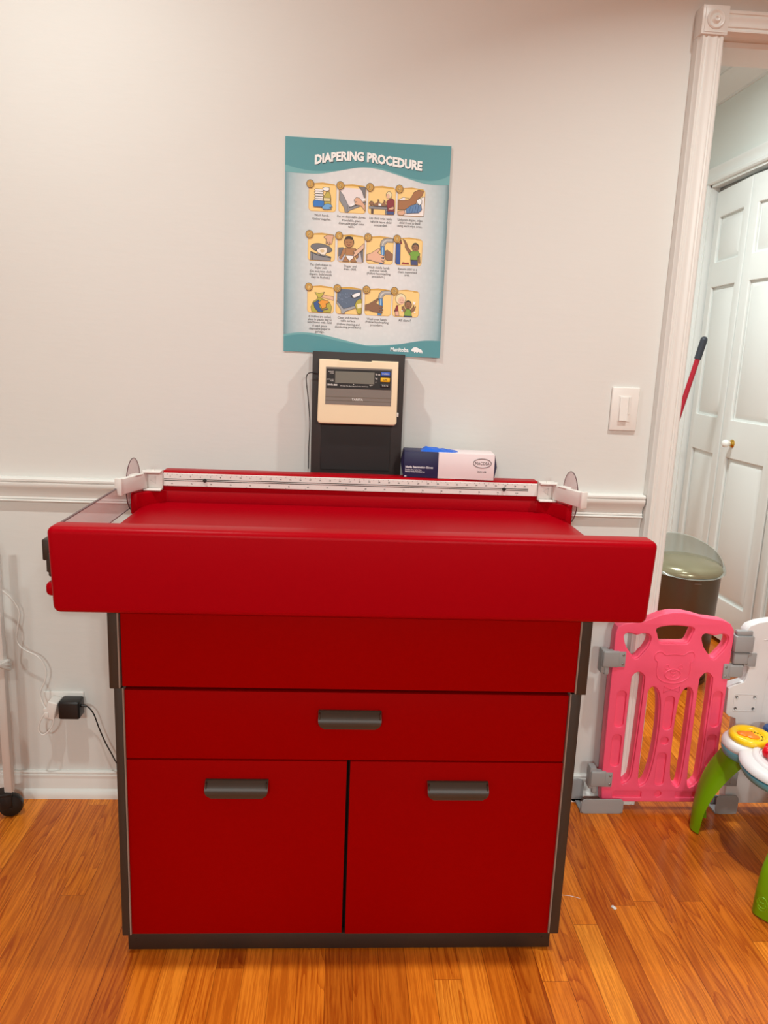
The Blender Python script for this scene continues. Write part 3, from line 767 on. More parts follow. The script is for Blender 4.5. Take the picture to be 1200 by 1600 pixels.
wave_i = sp([(0, .0649), (.035, .072), (.0699, .0758), (.12, .073), (.16, .066), (.1886, .0600), (.22, .0585), (.2445, .0616), (.28, .071), (.3095, .0790), (.345, .0835), (.374, .0822), (.395, .076), (.4105, .0680)])
k.band(0, wave_o, TEAL2)
k.band(0, wave_i, TEAL)
k.make('header_band', sheet, 'teal wavy band along the top')
k = Ink()
bo = sp([(0, .4742), (.03, .4685), (.0612, .467), (.1, .4705), (.1441, .4790), (.2, .4900), (.2277, .4920), (.30, .4860), (.361, .4746), (.4105, .4727)])
bi = sp([(0, .4791), (.03, .4735), (.0613, .4718), (.1, .4765), (.1441, .4850), (.2195, .4945), (.26, .4930), (.2945, .4875), (.361, .4746), (.4105, .4727)])
k.band(PH, bo, TEAL2)
k.band(PH, bi, TEAL)
k.make('footer_band', sheet, 'teal wavy band along the bottom')
# title, arched
k = Ink(.0008)
def arch(px, py):
    q = px/.135
    base = .013*math.cos(q*PI*.5)*1.0-.0035*(1-abs(q))*0
    return px, py+base-.006+.003*math.sin(q*PI*1.0)*-1
for dx, dy, c in ((.0012, .0012, (20, 60, 70)), (0, 0, (250, 250, 248))):
    k.text('DIAPERING PROCEDURE', .0285, .2060+dx, .0540+dy, c, bold=.0014, sx=.850, warp=arch)
k.make('title_lettering', sheet, 'white arched title')
# Manitoba word mark with a bison
k = Ink(.0008)
k.text('Manitoba', .0140, .3035, .5045, (250, 250, 250), bold=.0005, sx=.92)
bz = [(.335, .4995), (.337, .4955), (.341, .4925), (.347, .4915), (.352, .4935), (.357, .4960), (.3615, .4975), (.3640, .5010), (.3645, .5065), (.3625, .5070), (.3615, .5030), (.3595, .5030), (.3590, .5065), (.3570, .5065), (.3565, .5030),
      (.3525, .5035), (.3510, .5065), (.3490, .5065), (.3485, .5035), (.3455, .5040), (.3450, .5060), (.3430, .5060), (.3425, .5030), (.3390, .5030), (.3360, .5020)]
k.poly(bz, (250, 250, 250)); k.make('word_mark', sheet, 'white word mark with a bison')

TX = [.0590, .1338, .2084, .2830]; TY = [.1045, .2235, .3512]; TW, TH = .0690, .0655
TXR = [[.0593, .1342, .2084, .2823], [.0592, .1341, .2077, .2817], [.0597, .1332, .2080, .2804]]
GOLD, CREAM, BR, SK, DK = (214, 164, 66), (252, 214, 138), (70, 48, 30), (228, 178, 146), (150, 104, 70)
def water(k, x0=.52, top=.30):
    k.out([(.52, .34), (.66, .34), (.68, .60), (.64, .98), (.50, .98), (.55, .62)], (74, 138, 200), .012, (30, 70, 120))
    k.poly([(.58, .36), (.62, .36), (.62, .9), (.58, .9)], (170, 206, 232))
def tap(k):
    k.out([(.50, .34), (.68, .34), (.69, .26), (.76, .18), (.98, .18), (.98, .03), (.76, .02), (.62, .06), (.53, .16)], (172, 168, 164))
    k.poly([(.57, .30), (.60, .17), (.72, .09), (.96, .07), (.96, .10), (.74, .12), (.64, .20), (.61, .30)], (214, 210, 206))
def hand(k, col, flip=False, dy=0):
    f = (lambda p: [(1-x if flip else x, y+dy) for x, y in p])
    k.out(f([(.03, .60), (.16, .56), (.34, .44), (.48, .34), (.52, .38), (.42, .52), (.52, .58), (.66, .62), (.68, .68), (.56, .70), (.70, .74), (.70, .80), (.56, .80), (.68, .86), (.66, .91), (.52, .88), (.34, .86), (.16, .80), (.03, .82)]), col)
def t1(k):
    for i in range(5): k.out([(.20, .22+i*.09), (.26, .19+i*.09), (.52, .19+i*.09), (.54, .24+i*.09), (.50, .27+i*.09), (.24, .27+i*.09)], (244, 240, 238), .014)
    k.out([(.52, .50), (.62, .34), (.64, .28), (.74, .28), (.78, .38), (.80, .50), (.80, .74), (.52, .74)], (196, 178, 76)); k.out([(.54, .50), (.78, .50), (.78, .62), (.54, .62)], (232, 216, 160), .012)
    k.out([(.50, .16), (.60, .12), (.74, .14), (.74, .22), (.66, .26), (.52, .24)], (246, 246, 246), .014)
    k.out([(.16, .66), (.22, .60), (.56, .62), (.56, .84), (.18, .84)], (44, 120, 200))
    k.out([(.48, .86), (.58, .74), (.70, .70), (.82, .74), (.86, .82), (.76, .84), (.84, .90), (.66, .92), (.54, .92)], (110, 170, 222))
def t2(k):
    k.poly([(.02, .10), (.98, .10), (.98, .52), (.34, .80), (.02, .26)], (238, 228, 228))
    k.out([(.70, .03), (.97, .05), (.97, .42), (.92, .42), (.84, .18)], (120, 116, 120))
    k.out([(.03, .20), (.18, .38), (.34, .70), (.40, .78), (.98, .54), (.98, .66), (.42, .90), (.34, .98), (.24, .98), (.22, .84), (.03, .56)], (146, 144, 148))
    k.line([(.40, .80), (.98, .58)], .02, (60, 56, 60)); k.line([(.32, .74), (.32, .96)], .02, (60, 56, 60))
    k.poly([(.42, .70), (.60, .62), (.94, .44), (.96, .50), (.64, .66), (.44, .78)], (250, 248, 248))
    k.out([(.56, .52), (.64, .42), (.76, .44), (.86, .56), (.97, .70), (.97, .90), (.82, .72), (.72, .70), (.60, .68), (.58, .62), (.66, .58), (.58, .58)], SK)
def t3(k):
    k.out([(.04, .70), (.72, .70), (.72, .80), (.04, .80)], (142, 140, 144)); k.out([(.12, .80), (.20, .80), (.20, .97), (.12, .97)], (96, 66, 56)); k.out([(.64, .80), (.72, .80), (.72, .98), (.64, .98)], (150, 148, 150))
    k.out([(.68, .86), (.96, .86), (.96, .97), (.70, .98)], (60, 80, 140))
    k.out([(.68, .62), (.66, .52), (.74, .44), (.86, .38), (.95, .46), (.97, .86), (.72, .86), (.70, .70)], (140, 36, 46))
    k.out([(.74, .76), (.92, .68), (.96, .74), (.90, .80), (.76, .80)], SK)
    k.ell(.75, .27, .11, .13, BR); k.ell(.75, .27, .095, .115, (244, 226, 178)); k.ell(.715, .31, .06, .085, (236, 190, 160))
    k.ell(.12, .60, .085, .085, BR); k.ell(.13, .60, .07, .07, DK)
    k.out([(.20, .62), (.32, .58), (.36, .50), (.34, .46), (.38, .46), (.42, .58), (.52, .60), (.58, .50), (.56, .46), (.62, .50), (.62, .62), (.68, .64), (.68, .69), (.20, .69)], DK)
    k.poly([(.38, .60), (.48, .60), (.48, .68), (.38, .68)], (250, 250, 250))
def t4(k):
    k.out([(.03, .42), (.20, .32), (.40, .34), (.44, .44), (.03, .52)], (246, 240, 238))
    k.out([(.62, .40), (.98, .26), (.98, .98), (.22, .98), (.30, .74)], (246, 238, 234))
    k.out([(.03, .44), (.38, .42), (.50, .30), (.58, .12), (.74, .03), (.94, .06), (.90, .22), (.74, .36), (.68, .52), (.54, .60), (.28, .76), (.03, .78)], (168, 112, 66))
    k.out([(.03, .84), (.26, .78), (.30, .90), (.22, .97), (.03, .97)], SK)
    k.out([(.32, .74), (.50, .60), (.68, .54), (.86, .56), (.90, .74), (.78, .86), (.54, .88), (.34, .90)], (96, 134, 182))
    for i in range(4): k.line([(.50+i*.09, .62-i*.01), (.44+i*.10, .86)], .012, (50, 84, 130))
    k.out([(.72, .50), (.70, .40), (.80, .34), (.88, .38), (.88, .52), (.80, .58)], (250, 250, 250))
def t5(k):
    k.out([(.10, .66), (.30, .72), (.86, .82), (.84, .97), (.10, .97)], (140, 138, 142)); k.line([(.16, .72), (.18, .96)], .03, (70, 68, 72)); k.line([(.12, .68), (.36, .78), (.84, .86)], .03, (66, 62, 66))
    k.poly([(.50+.40*math.cos(a), .52+.17*math.sin(a)+.05*math.cos(a)) for a in [2*PI*i/28 for i in range(28)]], (66, 62, 66))
    k.poly([(.50+.38*math.cos(a), .52+.15*math.sin(a)+.05*math.cos(a)) for a in [2*PI*i/28 for i in range(28)]], (116, 114, 118))
    k.out([(.32, .58), (.46, .50), (.68, .48), (.72, .62), (.64, .76), (.50, .76), (.36, .68)], (246, 234, 220)); k.ell(.53, .62, .08, .06, (222, 196, 150))
    k.out([(.58, .10), (.66, .06), (.70, .02), (.95, .02), (.90, .20), (.88, .34), (.83, .36), (.80, .26), (.80, .38), (.75, .38), (.73, .26), (.70, .36), (.66, .34), (.67, .18), (.60, .14)], SK)
def t6(k):
    k.poly([(.03, .46), (.22, .44), (.30, .80), (.10, .96), (.03, .96)], (110, 106, 112)); k.poly([(.96, .46), (.76, .44), (.78, .80), (.92, .97), (.97, .97)], (110, 106, 112)); k.poly([(.03, .80), (.30, .70), (.30, .97), (.03, .97)], (196, 190, 200)); k.poly([(.70, .66), (.84, .60), (.92, .97), (.70, .97)], (196, 190, 200))
    k.out([(.30, .46), (.66, .46), (.72, .60), (.62, .76), (.34, .76), (.28, .60)], (178, 124, 76))
    k.out([(.30, .46), (.20, .52), (.12, .76), (.08, .84), (.14, .90), (.20, .80), (.30, .62)], (178, 124, 76)); k.out([(.66, .46), (.76, .60), (.78, .78), (.72, .86), (.66, .74)], (178, 124, 76))
    k.out([(.30, .78), (.20, .97), (.44, .97), (.44, .88)], (178, 124, 76)); k.out([(.60, .78), (.72, .97), (.50, .97), (.50, .88)], (178, 124, 76))
    k.out([(.32, .74), (.62, .74), (.58, .84), (.46, .94), (.36, .84)], (250, 246, 246))
    k.ell(.42, .24, .185, .215, (50, 30, 22)); k.ell(.42, .26, .165, .18, (178, 124, 76)); k.poly([(.26, .16), (.30, .05), (.54, .05), (.59, .16), (.42, .13)], (50, 30, 22))
    for x in (.35, .48): k.line([(x-.03, .25), (x+.03, .25)], .016, (50, 30, 22))
    k.line([(.37, .34), (.42, .37), (.47, .34)], .018, (120, 30, 30))
    k.out([(.98, .26), (.80, .44), (.64, .58), (.58, .58), (.64, .64), (.58, .72), (.64, .78), (.72, .70), (.80, .62), (.98, .44)], (236, 190, 158))
def t7(k):
    tap(k); k.out([(.98, .60), (.78, .46), (.70, .50), (.72, .80), (.80, .86), (.98, .82)], DK); water(k); hand(k, (236, 186, 156), dy=.06)
def t8(k):
    k.out([(.02, .20), (.18, .18), (.20, .97), (.08, .97), (.02, .90)], (44, 80, 160)); k.out([(.16, .20), (.20, .06), (.24, .20)], (150, 40, 40), .012)
    k.out([(.26, .95), (.30, .88), (.38, .90), (.42, .95), (.50, .88), (.54, .95)], (180, 44, 40), .012)
    k.out([(.58, .74), (.84, .74), (.86, .97), (.60, .97)], (66, 72, 120))
    k.out([(.26, .02), (.34, .06), (.42, .18), (.46, .30), (.60, .48), (.54, .60), (.46, .48), (.36, .32), (.36, .22)], DK)
    k.out([(.56, .50), (.66, .44), (.84, .44), (.92, .54), (.90, .66), (.84, .64), (.84, .78), (.58, .78), (.58, .62), (.52, .58)], (120, 168, 50))
    k.out([(.86, .62), (.92, .64), (.94, .88), (.88, .88)], DK)
    k.ell(.74, .30, .135, .16, (50, 30, 22)); k.ell(.74, .33, .115, .125, DK)
    for x in (.69, .79): k.ell(x, .31, .015, .015, (30, 20, 16))
    k.line([(.70, .38), (.74, .40), (.78, .38)], .018, (110, 30, 30))
def t9(k):
    k.out([(.56, .30), (.98, .36), (.98, .50), (.62, .42), (.52, .38)], (236, 190, 158))
    k.out([(.40, .42), (.50, .42), (.62, .48), (.84, .58), (.92, .76), (.88, .97), (.18, .97), (.14, .78), (.22, .58), (.36, .48)], (186, 176, 62))
    k.out([(.28, .22), (.44, .26), (.64, .20), (.56, .34), (.50, .42), (.40, .42), (.36, .34)], (200, 188, 72))
    k.out([(.24, .62), (.42, .50), (.46, .62), (.46, .78), (.60, .92), (.58, .97), (.42, .96), (.28, .80)], (52, 88, 150), .014)
    k.out([(.40, .60), (.54, .50), (.78, .52), (.80, .60), (.70, .64), (.72, .76), (.56, .84), (.50, .70)], (240, 160, 46), .014); k.line([(.54, .90), (.78, .82)], .03, (90, 70, 110))
def t10(k):
    k.poly([(.04, .05), (.95, .05), (.97, .60), (.32, .82), (.04, .50)], (92, 108, 132))
    for i in range(26): 
        a = random.uniform(.10, .60); b = random.uniform(.20, .60); k.ell(a, b, .010, .012, (150, 168, 200), 6)
    k.out([(.04, .50), (.30, .80), (.97, .58), (.97, .66), (.36, .90), (.34, .98), (.22, .98), (.20, .84), (.04, .60)], (170, 170, 174))
    k.poly([(.03, .62), (.20, .86), (.20, .98), (.06, .98)], CREAM)
    k.out([(.76, .50), (.86, .40), (.97, .40), (.97, .97), (.84, .97), (.78, .80), (.72, .64)], (190, 176, 60)); k.poly([(.80, .60), (.97, .56), (.97, .72), (.82, .76)], (244, 234, 190))
    k.out([(.60, .26), (.70, .20), (.88, .14), (.92, .20), (.88, .28), (.70, .36), (.62, .34)], (250, 250, 252), .014); k.ell(.58, .30, .03, .03, (40, 40, 48))
def t11(k):
    tap(k); water(k); hand(k, (142, 98, 66))
def t12(k):
    k.out([(.16, .56), (.34, .56), (.48, .64), (.50, .97), (.14, .97), (.08, .78)], (140, 36, 46)); k.out([(.10, .80), (.24, .78), (.26, .97), (.12, .97)], (236, 180, 158))
    k.ell(.30, .32, .20, .215, BR); k.ell(.30, .32, .185, .20, (244, 228, 186)); k.ell(.33, .38, .125, .15, (238, 192, 164))
    for x in (.29, .39): k.ell(x, .36, .013, .013, (40, 30, 30))
    k.line([(.30, .44), (.35, .46), (.40, .43)], .016, (140, 50, 50))
    k.out([(.46, .74), (.54, .68), (.64, .68), (.72, .74), (.74, .97), (.46, .97)], (132, 172, 60)); k.out([(.44, .95), (.76, .95), (.76, .985), (.44, .985)], (60, 72, 110), .01)
    k.out([(.46, .82), (.36, .70), (.36, .58), (.40, .64), (.42, .56), (.46, .68), (.52, .72)], DK); k.out([(.72, .82), (.84, .72), (.88, .58), (.82, .62), (.80, .54), (.74, .66), (.68, .72)], DK)
    k.ell(.59, .52, .135, .165, (46, 28, 20)); k.ell(.59, .54, .11, .135, (156, 108, 72))
    for x in (.55, .63): k.ell(x, .52, .012, .014, (30, 20, 16))
    k.line([(.55, .59), (.59, .62), (.63, .59)], .018, (120, 30, 30))
    k.poly([(.78, .38), (.82, .42), (.88, .40), (.84, .46), (.86, .52), (.80, .50), (.76, .52), (.77, .46)], (250, 250, 250)); k.ell(.37, .76, .03, .03, (250, 250, 250)); k.ell(.85, .80, .03, .03, (250, 250, 250))
CAP = ['Wash hands.\nGather supplies.', 'Put on disposable gloves.\nIf available, place\ndisposable paper onto\ntable.', 'Lay child onto table.\nNEVER leave child\nunattended.', 'Unfasten diaper, wipe\nchild front to back\nusing each wipe once.',
       'Put cloth diaper in\ndiaper pail.\n(Do not rinse cloth\ndiapers. Solid stools\nmay be flushed.)', 'Diaper and\ndress child.', "Wash child's hands\nand your hands.\n(Follow handwashing\nprocedure.)", 'Return child to a\nclean, supervised\narea.',
       'If clothes are soiled,\nplace in plastic bag to\nsend home with child.\nIf used, place\ndisposable paper in\ngarbage.', 'Clean and disinfect\ntable surface.\n(Follow cleaning and\ndisinfecting procedure.)', 'Wash your hands.\n(Follow handwashing\nprocedure.)', 'All done!']
draw = [t1, t2, t3, t4, t5, t6, t7, t8, t9, t10, t11, t12]
def rr2(m=0.0, r=.10): return rrect(m, 1-m, m, 1-m, r, 5)
for i in range(12):
    cx0, cy0 = TXR[i//4][i % 4], TY[i//4]
    k = Ink(.0003)
    k.f = lambda u, v, cx0=cx0, cy0=cy0: (cx0+u*TW, cy0+v*TH)
    k.poly(rr2(0, .12), (226, 176, 96)); k.poly(rr2(.018, .11), CREAM)
    k.poly([(.10, .0), (.50, -.045), (.93, .0), (.93, .05), (.50, .03), (.10, .05)], GOLD)
    draw[i](k)
    tile = k.make('picture_tile', sheet)
    k = Ink(.0030 if False else .0022)
    bx, by = cx0+.0035, cy0+.002
    for r_, c in ((.0098, (112, 76, 26)), (.0082, (226, 178, 84)), (.0068, (150, 106, 40)), (.0060, (214, 164, 74))): k.ell(bx, by, r_, r_*1.03, c, 24)
    k.text(str(i+1), .0115 if i < 9 else .0095, bx, by+.0040, (90, 58, 18), bold=.0009); k.text(str(i+1), .0115 if i < 9 else .0095, bx, by+.0040, (244, 214, 140), bold=.0001)
    k.make('number_badge', sheet)
    k = Ink(.0004)
    ls = CAP[i].split('\n'); yy = cy0+TH+.0115
    for j, s_ in enumerate(ls):
        k.text(s_, .0098 if i == 11 else .0080, cx0+TW/2-.001, yy, (66, 58, 58), bold=.00002, sx=.90); yy += .0072
        if (i in (0, 1, 2) and j == 0) or (i == 4 and j == 1) or (i == 8 and j == 2) or (i == 9 and j == 1) : yy += .0016
    k.make('caption', sheet)

# ================================================================== SWITCH, OUTLET, CHARGERS
ls_ = thing('light_switch', 'white wall plate with a paddle light switch left of the door casing', 'light switch', (.758, 0, 1.159))
bm = nb(); box(bm, .7205, .7955, -.0075, 0, 1.1010, 1.2175, .003, 3)
plate(bm, [rrect(.740, .7745, 1.1255, 1.1945, .001, 2)], .002, .0005, -.0085)
obj('wall_plate', bm, M['white'], ls_)
def rk(t):
    for v in t.verts:
        if v.co.z < 1.14 and v.co.y < -.009: v.co.y -= .004
bm = nb(); box(bm, .7430, .7650, -.0115, -.004, 1.1280, 1.1920, .0008, 1, taper=rk); obj('paddle', bm, M['white'], ls_)
bm = nb(); box(bm, .7668, .7715, -.0098, -.004, 1.1450, 1.1920, .0006, 1); obj('dimmer_slider', bm, M['white'], ls_)

ot = thing('wall_outlet', 'white horizontal wall outlet plate low on the wall left of the table', 'outlet', (-.756, 0, .283))
bm = nb(); box(bm, -.8115, -.7000, -.006, 0, .2445, .3210, .003, 3); obj('outlet_plate', bm, M['white'], ot)
for cx in (-.780, -.731):
    bm = nb(); plate(bm, [ring_pts(cx, .283, .0165, .0145, 28, close=True)], .003, .0008, -.0075); cyl(bm, (cx, -.0080, .276), (cx, -.0060, .276), .002, seg=12, mi=1)
    box(bm, cx-.0065, cx-.0050, -.0078, -.006, .284, .291, mi=1); box(bm, cx+.0050, cx+.0065, -.0078, -.006, .284, .291, mi=1)
    obj('socket', bm, [M['white'], M['black']], ot)
ch = thing('usb_charger', 'small white charger cube plugged into the outlet with a looping white cable', 'charger', (-.772, -.0085, .283))
bm = nb(); mt = Matrix.Translation((-.775, -.022, .285)) @ Matrix.Rotation(math.radians(14), 4, 'Y')
box(bm, -.0135, .0135, -.030, .0125, -.027, .026, .004, 3, mtx=mt); obj('charger_body', bm, M['white'], ch)
bm = nb(); box(bm, -.795, -.785, -.052, -.042, .279, .292, .002, 2); box(bm, -.792, -.781, -.054, -.046, .264, .281, .002, 2); obj('cable_plug', bm, M['white'], ch)
Pw = [(-.905, -.035, .633), (-.891, -.033, .621), (-.869, -.030, .596), (-.853, -.028, .560), (-.860, -.028, .515), (-.864, -.028, .478), (-.846, -.030, .455), (-.810, -.030, .434), (-.791, -.030, .400), (-.793, -.032, .367), (-.807, -.034, .332), (-.803, -.038, .308), (-.790, -.045, .288)]
bm = nb(); tube(bm, smooth_path(Pw, 8), .0020, 10); obj('charging_cable', bm, M['white'], ch)
Pl = [(-.788, -.050, .285), (-.797, -.052, .268), (-.806, -.052, .250), (-.8105, -.052, .228), (-.800, -.052, .214), (-.784, -.052, .224), (-.772, -.050, .244), (-.769, -.050, .264), (-.775, -.048, .286)]
bm = nb(); tube(bm, smooth_path(Pl, 8), .0020, 10); obj('cable_loop', bm, M['white'], ch)
ad = thing('power_adapter', 'black power adapter block plugged in at the right of the outlet plate', 'power adapter', (-.722, -.0085, .295))
bm = nb(); box(bm, -.7545, -.6975, -.054, -.0085, .2600, .3120, .006, 3)
obj('adapter_body', bm, M['black'], ad)
bm = nb(); cyl(bm, (-.697, -.034, .294), (-.684, -.034, .292), .0045, .0035, 14)
tube(bm, smooth_path([(-.692, -.034, .2935), (-.678, -.034, .288), (-.665, -.033, .267), (-.653, -.032, .226), (-.638, -.031, .183), (-.620, -.031, .144), (-.606, -.031, .115), (-.570, -.034, .07), (-.46, -.035, .03), (-.445, -.035, .012)], 8), .0018, 10)
obj('adapter_cord', bm, M['black'], ad)

# ================================================================== WHITE ROLLING CART (edge of the view)
ct = thing('rolling_cart', 'white metal rolling cart on black casters at the left edge', 'cart', (-1.08, -.17, 0))
def cart_leg(x, y, parent):
    bm = nb(); box(bm, x-.011, x+.011, y-.011, y+.011, .075, .745, .003, 2); return obj('leg', bm, M['white'], parent)
def caster(x, y, parent, rz):
    bm = nb(); mt = frame_mtx((x, y, 0), rz)
    lathe(bm, [(0, -.014), (.018, -.014), (.029, -.012), (.0315, -.007), (.0315, .007), (.029, .012), (.018, .014), (0, .014)], (0, 0, 0), axis=(0, 1, 0), seg=32, mtx=None)
    bmesh.ops.transform(bm, matrix=mt @ Matrix.Translation((.012, 0, .0318)), verts=bm.verts)
    c = obj('caster_wheel', bm, M['rubber'], parent)
    bm = nb(); box(bm, -.014, .016, -.021, -.016, .030, .068, .002, 2, mtx=mt); box(bm, -.014, .016, .016, .021, .030, .068, .002, 2, mtx=mt); box(bm, -.016, .016, -.021, .021, .0645, .076, .003, 2, mtx=mt); cyl(bm, mt @ Vector((.012, -.023, .032)), mt @ Vector((.012, .023, .032)), .004, seg=12)
    obj('caster_fork', bm, M['black'], parent)
for x, y, rz in ((-.8745, -.105, .35), (-.8745, -.36, .2), (-1.27, -.105, 0), (-1.27, -.36, 0)):
    cart_leg(x, y, ct); caster(x-.012, y, ct, rz)
for z in (.25, .49, .725):
    bm = nb(); box(bm, -1.262, -.905, -.352, -.113, z, z+.012, .003, 2)
    for (a, b_, c, d) in ((-1.262, -.905, -.352, -.346), (-1.262, -.905, -.119, -.113), (-1.262, -1.256, -.352, -.113), (-.911, -.905, -.352, -.113)): box(bm, a, b_, c, d, z+.01, z+.055, .002, 1)
    obj('shelf', bm, M['white'], ct)
bm = nb()
for kk in range(3):
    tube(bm, smooth_path([(-.892, -.122, .440+.006*kk), (-.872, -.124, .448), (-.856, -.112, .455-.010*kk), (-.860, -.096, .440-.006*kk), (-.885, -.088, .434)], 6), [.006]*25, 8)
obj('film_wrap', bm, M['film'], ct, label='scrap of clear film wrapped round the leg')

# ================================================================== PINK PLAY GATE
YG = -.070
def gate_hinge(bm, x0, x1, z0, z1, y, plate_x, flip=1):
    """knuckle + screwed leaf"""
    box(bm, min(x0, x1), max(x0, x1), y-.014, y+.022, z0, z1, .006, 3)
pg = thing('play_gate', 'pink plastic play gate panel with bear face and heart holes before the doorway', 'play gate', (.95, -.05, 0))
outer = [(.785, .030), (1.116, .030), (1.112, .20), (1.111, .405), (1.1105, .415), (1.1105, .470), (1.111, .50), (1.112, .540), (1.110, .562), (1.098, .580), (1.075, .590), (1.045, .594), (1.018, .597), (.990, .605), (.960, .6105), (.930, .6105), (.898, .604), (.872, .592), (.850, .583), (.820, .579), (.795, .575), (.779, .566), (.774, .545), (.775, .35), (.778, .10)]
handle_h = smooth2([(.892, .560), (.915, .567), (.940, .5695), (.968, .568), (.992, .563), (.990, .550), (.982, .527), (.972, .5225), (.940, .522), (.910, .522), (.902, .527), (.896, .545)], 4)
def heart(cx, cz, s=1.0):
    pts = [(-.036, .020), (-.028, .028), (-.014, .026), (0, .023), (.014, .027), (.028, .026), (.035, .016), (.030, -.006), (.016, -.026), (.001, -.042), (-.012, -.030), (-.028, -.008)]
    return smooth2([(cx+x*s, cz+z*s) for x, z in pts], 4)
h1, h2 = heart(.838, .517), heart(1.060, .519)
slotA = smooth2([(.837, .400), (.840, .420), (.851, .430), (.864, .422), (.868, .400), (.866, .25), (.862, .125), (.855, .100), (.846, .093), (.838, .104), (.836, .25)], 4)
slotD = smooth2([(1.033, .400), (1.037, .420), (1.048, .431), (1.060, .422), (1.065, .400), (1.065, .25), (1.063, .115), (1.056, .092), (1.047, .084), (1.036, .094), (1.033, .25)], 4)
slotB = smooth2([(.888, .350), (.890, .376), (.900, .386), (.913, .372), (.922, .335), (.926, .26), (.922, .17), (.912, .105), (.900, .086), (.890, .094), (.888, .20)], 4)
slotC = smooth2([(1.013, .350), (1.010, .376), (1.000, .386), (.987, .372), (.980, .335), (.977, .26), (.979, .17), (.985, .105), (.998, .084), (1.008, .092), (1.012, .20)], 4)
holes = [handle_h, h1, h2, slotA, slotB, slotC, slotD]
def grow(L, d):
    cx = sum(p[0] for p in L)/len(L); cz = sum(p[1] for p in L)/len(L); out = []
    n = len(L)
    for i in range(n):
        a = Vector(L[i-1]); b = Vector(L[(i+1) % n]); t = (b-a).normalized(); nn = Vector((t.y, -t.x))
        if (Vector(L[i])-Vector((cx, cz))).dot(nn) < 0 and False: nn = -nn
        out.append((L[i][0]+nn.x*d, L[i][1]+nn.y*d))
    # orient outward
    A = sum(L[i][0]*L[(i+1) % n][1]-L[(i+1) % n][0]*L[i][1] for i in range(n))
    if A < 0: out = [(2*L[i][0]-out[i][0], 2*L[i][1]-out[i][1]) for i in range(n)]
    return out
pockets = [rrect(.797, .824, .265, .375, .012), rrect(.797, .824, .142, .241, .012), rrect(.938, .965, .258, .361, .012), rrect(.935, .962, .083, .186, .012), rrect(1.076, 1.103, .268, .378, .012), rrect(1.076, 1.103, .144, .244, .012),
           ring_pts(.950, .224, .0115, .0115, 22, close=True), ring_pts(.949, .055, .0105, .0100, 22, close=True), rrect(.815, .900, .044, .063, .003), rrect(1.000, 1.080, .044, .063, .003)]
bm = nb()
plate(bm, [outer]+[grow(h, .004) for h in holes]+pockets, .008, .0025, YG)
plate(bm, [outer]+[grow(h, .0005) for h in holes], .029, .004, YG+.0065)
def relief(bm, pts, r=.0013, closed=False):
    tube(bm, [(x, YG-.0002, z) for x, z in pts], r, 8, closed=closed)
bear = smooth2([(.903, .463), (.894, .474), (.893, .488), (.902, .496), (.913, .494), (.923, .487), (.948, .489), (.974, .487), (.986, .495), (.999, .497), (1.006, .487), (1.005, .472), (.997, .461), (.999, .440), (.994, .420), (.978, .407), (.952, .402), (.924, .407), (.907, .420), (.902, .440)], 4)
relief(bm, bear, .0015, True)
relief(bm, ring_pts(.950, .428, .0225, .0155, 28, close=True), .0018, True); relief(bm, ring_pts(.950, .436, .007, .0045, 16, close=True), .0012, True); relief(bm, [(.943, .426), (.950, .421), (.957, .426)], .001)
for x in (.931, .970): relief(bm, ring_pts(x, .450, .0055, .0065, 18, close=True), .0011, True)
relief(bm, [(.929, .393), (.929, .373), (.951, .3825)], .0012, True); relief(bm, [(.974, .393), (.974, .375), (.951, .3825)], .0012, True)
obj('gate_panel', bm, M['pink'], pg, smooth=40)
def hinge_obj(parent, leafbox, knuckle, name='hinge', extra=()):
    bm = nb(); x0, x1, z0, z1 = leafbox
    box(bm, x0, x1, YG-.004, YG+.012, z0, z1, .002, 2)
    for kx in knuckle: box(bm, *kx, .005, 3)
    for e in extra: box(bm, *e, .004, 2)
    ho_ = obj(name, bm, M['hinge'], parent, label='grey plastic hinge bracket')
    sx_ = x1-.007 if x0 < .9 else x0+.007
    for z in (z0+.009, z1-.009):
        bm = nb(); lathe(bm, [(0, .0012), (.002, .0014), (.0033, .0006), (.0033, -.001), (0, -.001)], (sx_, YG-.0042, z), axis=(0, -1, 0), seg=16)
        obj('hinge_screw', bm, M['screw'], ho_)
hinge_obj(pg, (.776, .809, .449, .494), [(.744, .792, YG-.006, YG+.016, .447, .496)], extra=[(.742, .762, YG+.0, YG+.03, .428, .498), (.752, .766, YG-.002, YG+.012, .424, .45)])
hinge_obj(pg, (.776, .808, .079, .124), [(.744, .790, YG-.006, YG+.016, .080, .128)], extra=[(.742, .762, YG+.0, YG+.03, .070, .138), (.752, .766, YG-.002, YG+.012, .056, .08)])
hinge_obj(pg, (1.093, 1.116, .418, .463), [(1.108, 1.150, YG-.006, YG+.018, .423, .4605)])
bm = nb()
box(bm, .720, .846, YG-.012, YG-.006, .0, .036, .002, 2, taper=None)
plate(bm, [rrect(.722, .845, .0, .046, .012)], .004, .001, YG-.014)
box(bm, .722, .845, YG-.012, YG+.050, 0, .006, .001, 1)
plate(bm, [rrect(.706, .744, .0, .074, .016)], .005, .001, YG+.045)
obj('foot_bracket', bm, M['hinge'], pg, label='grey plastic foot bracket at the lower left corner')

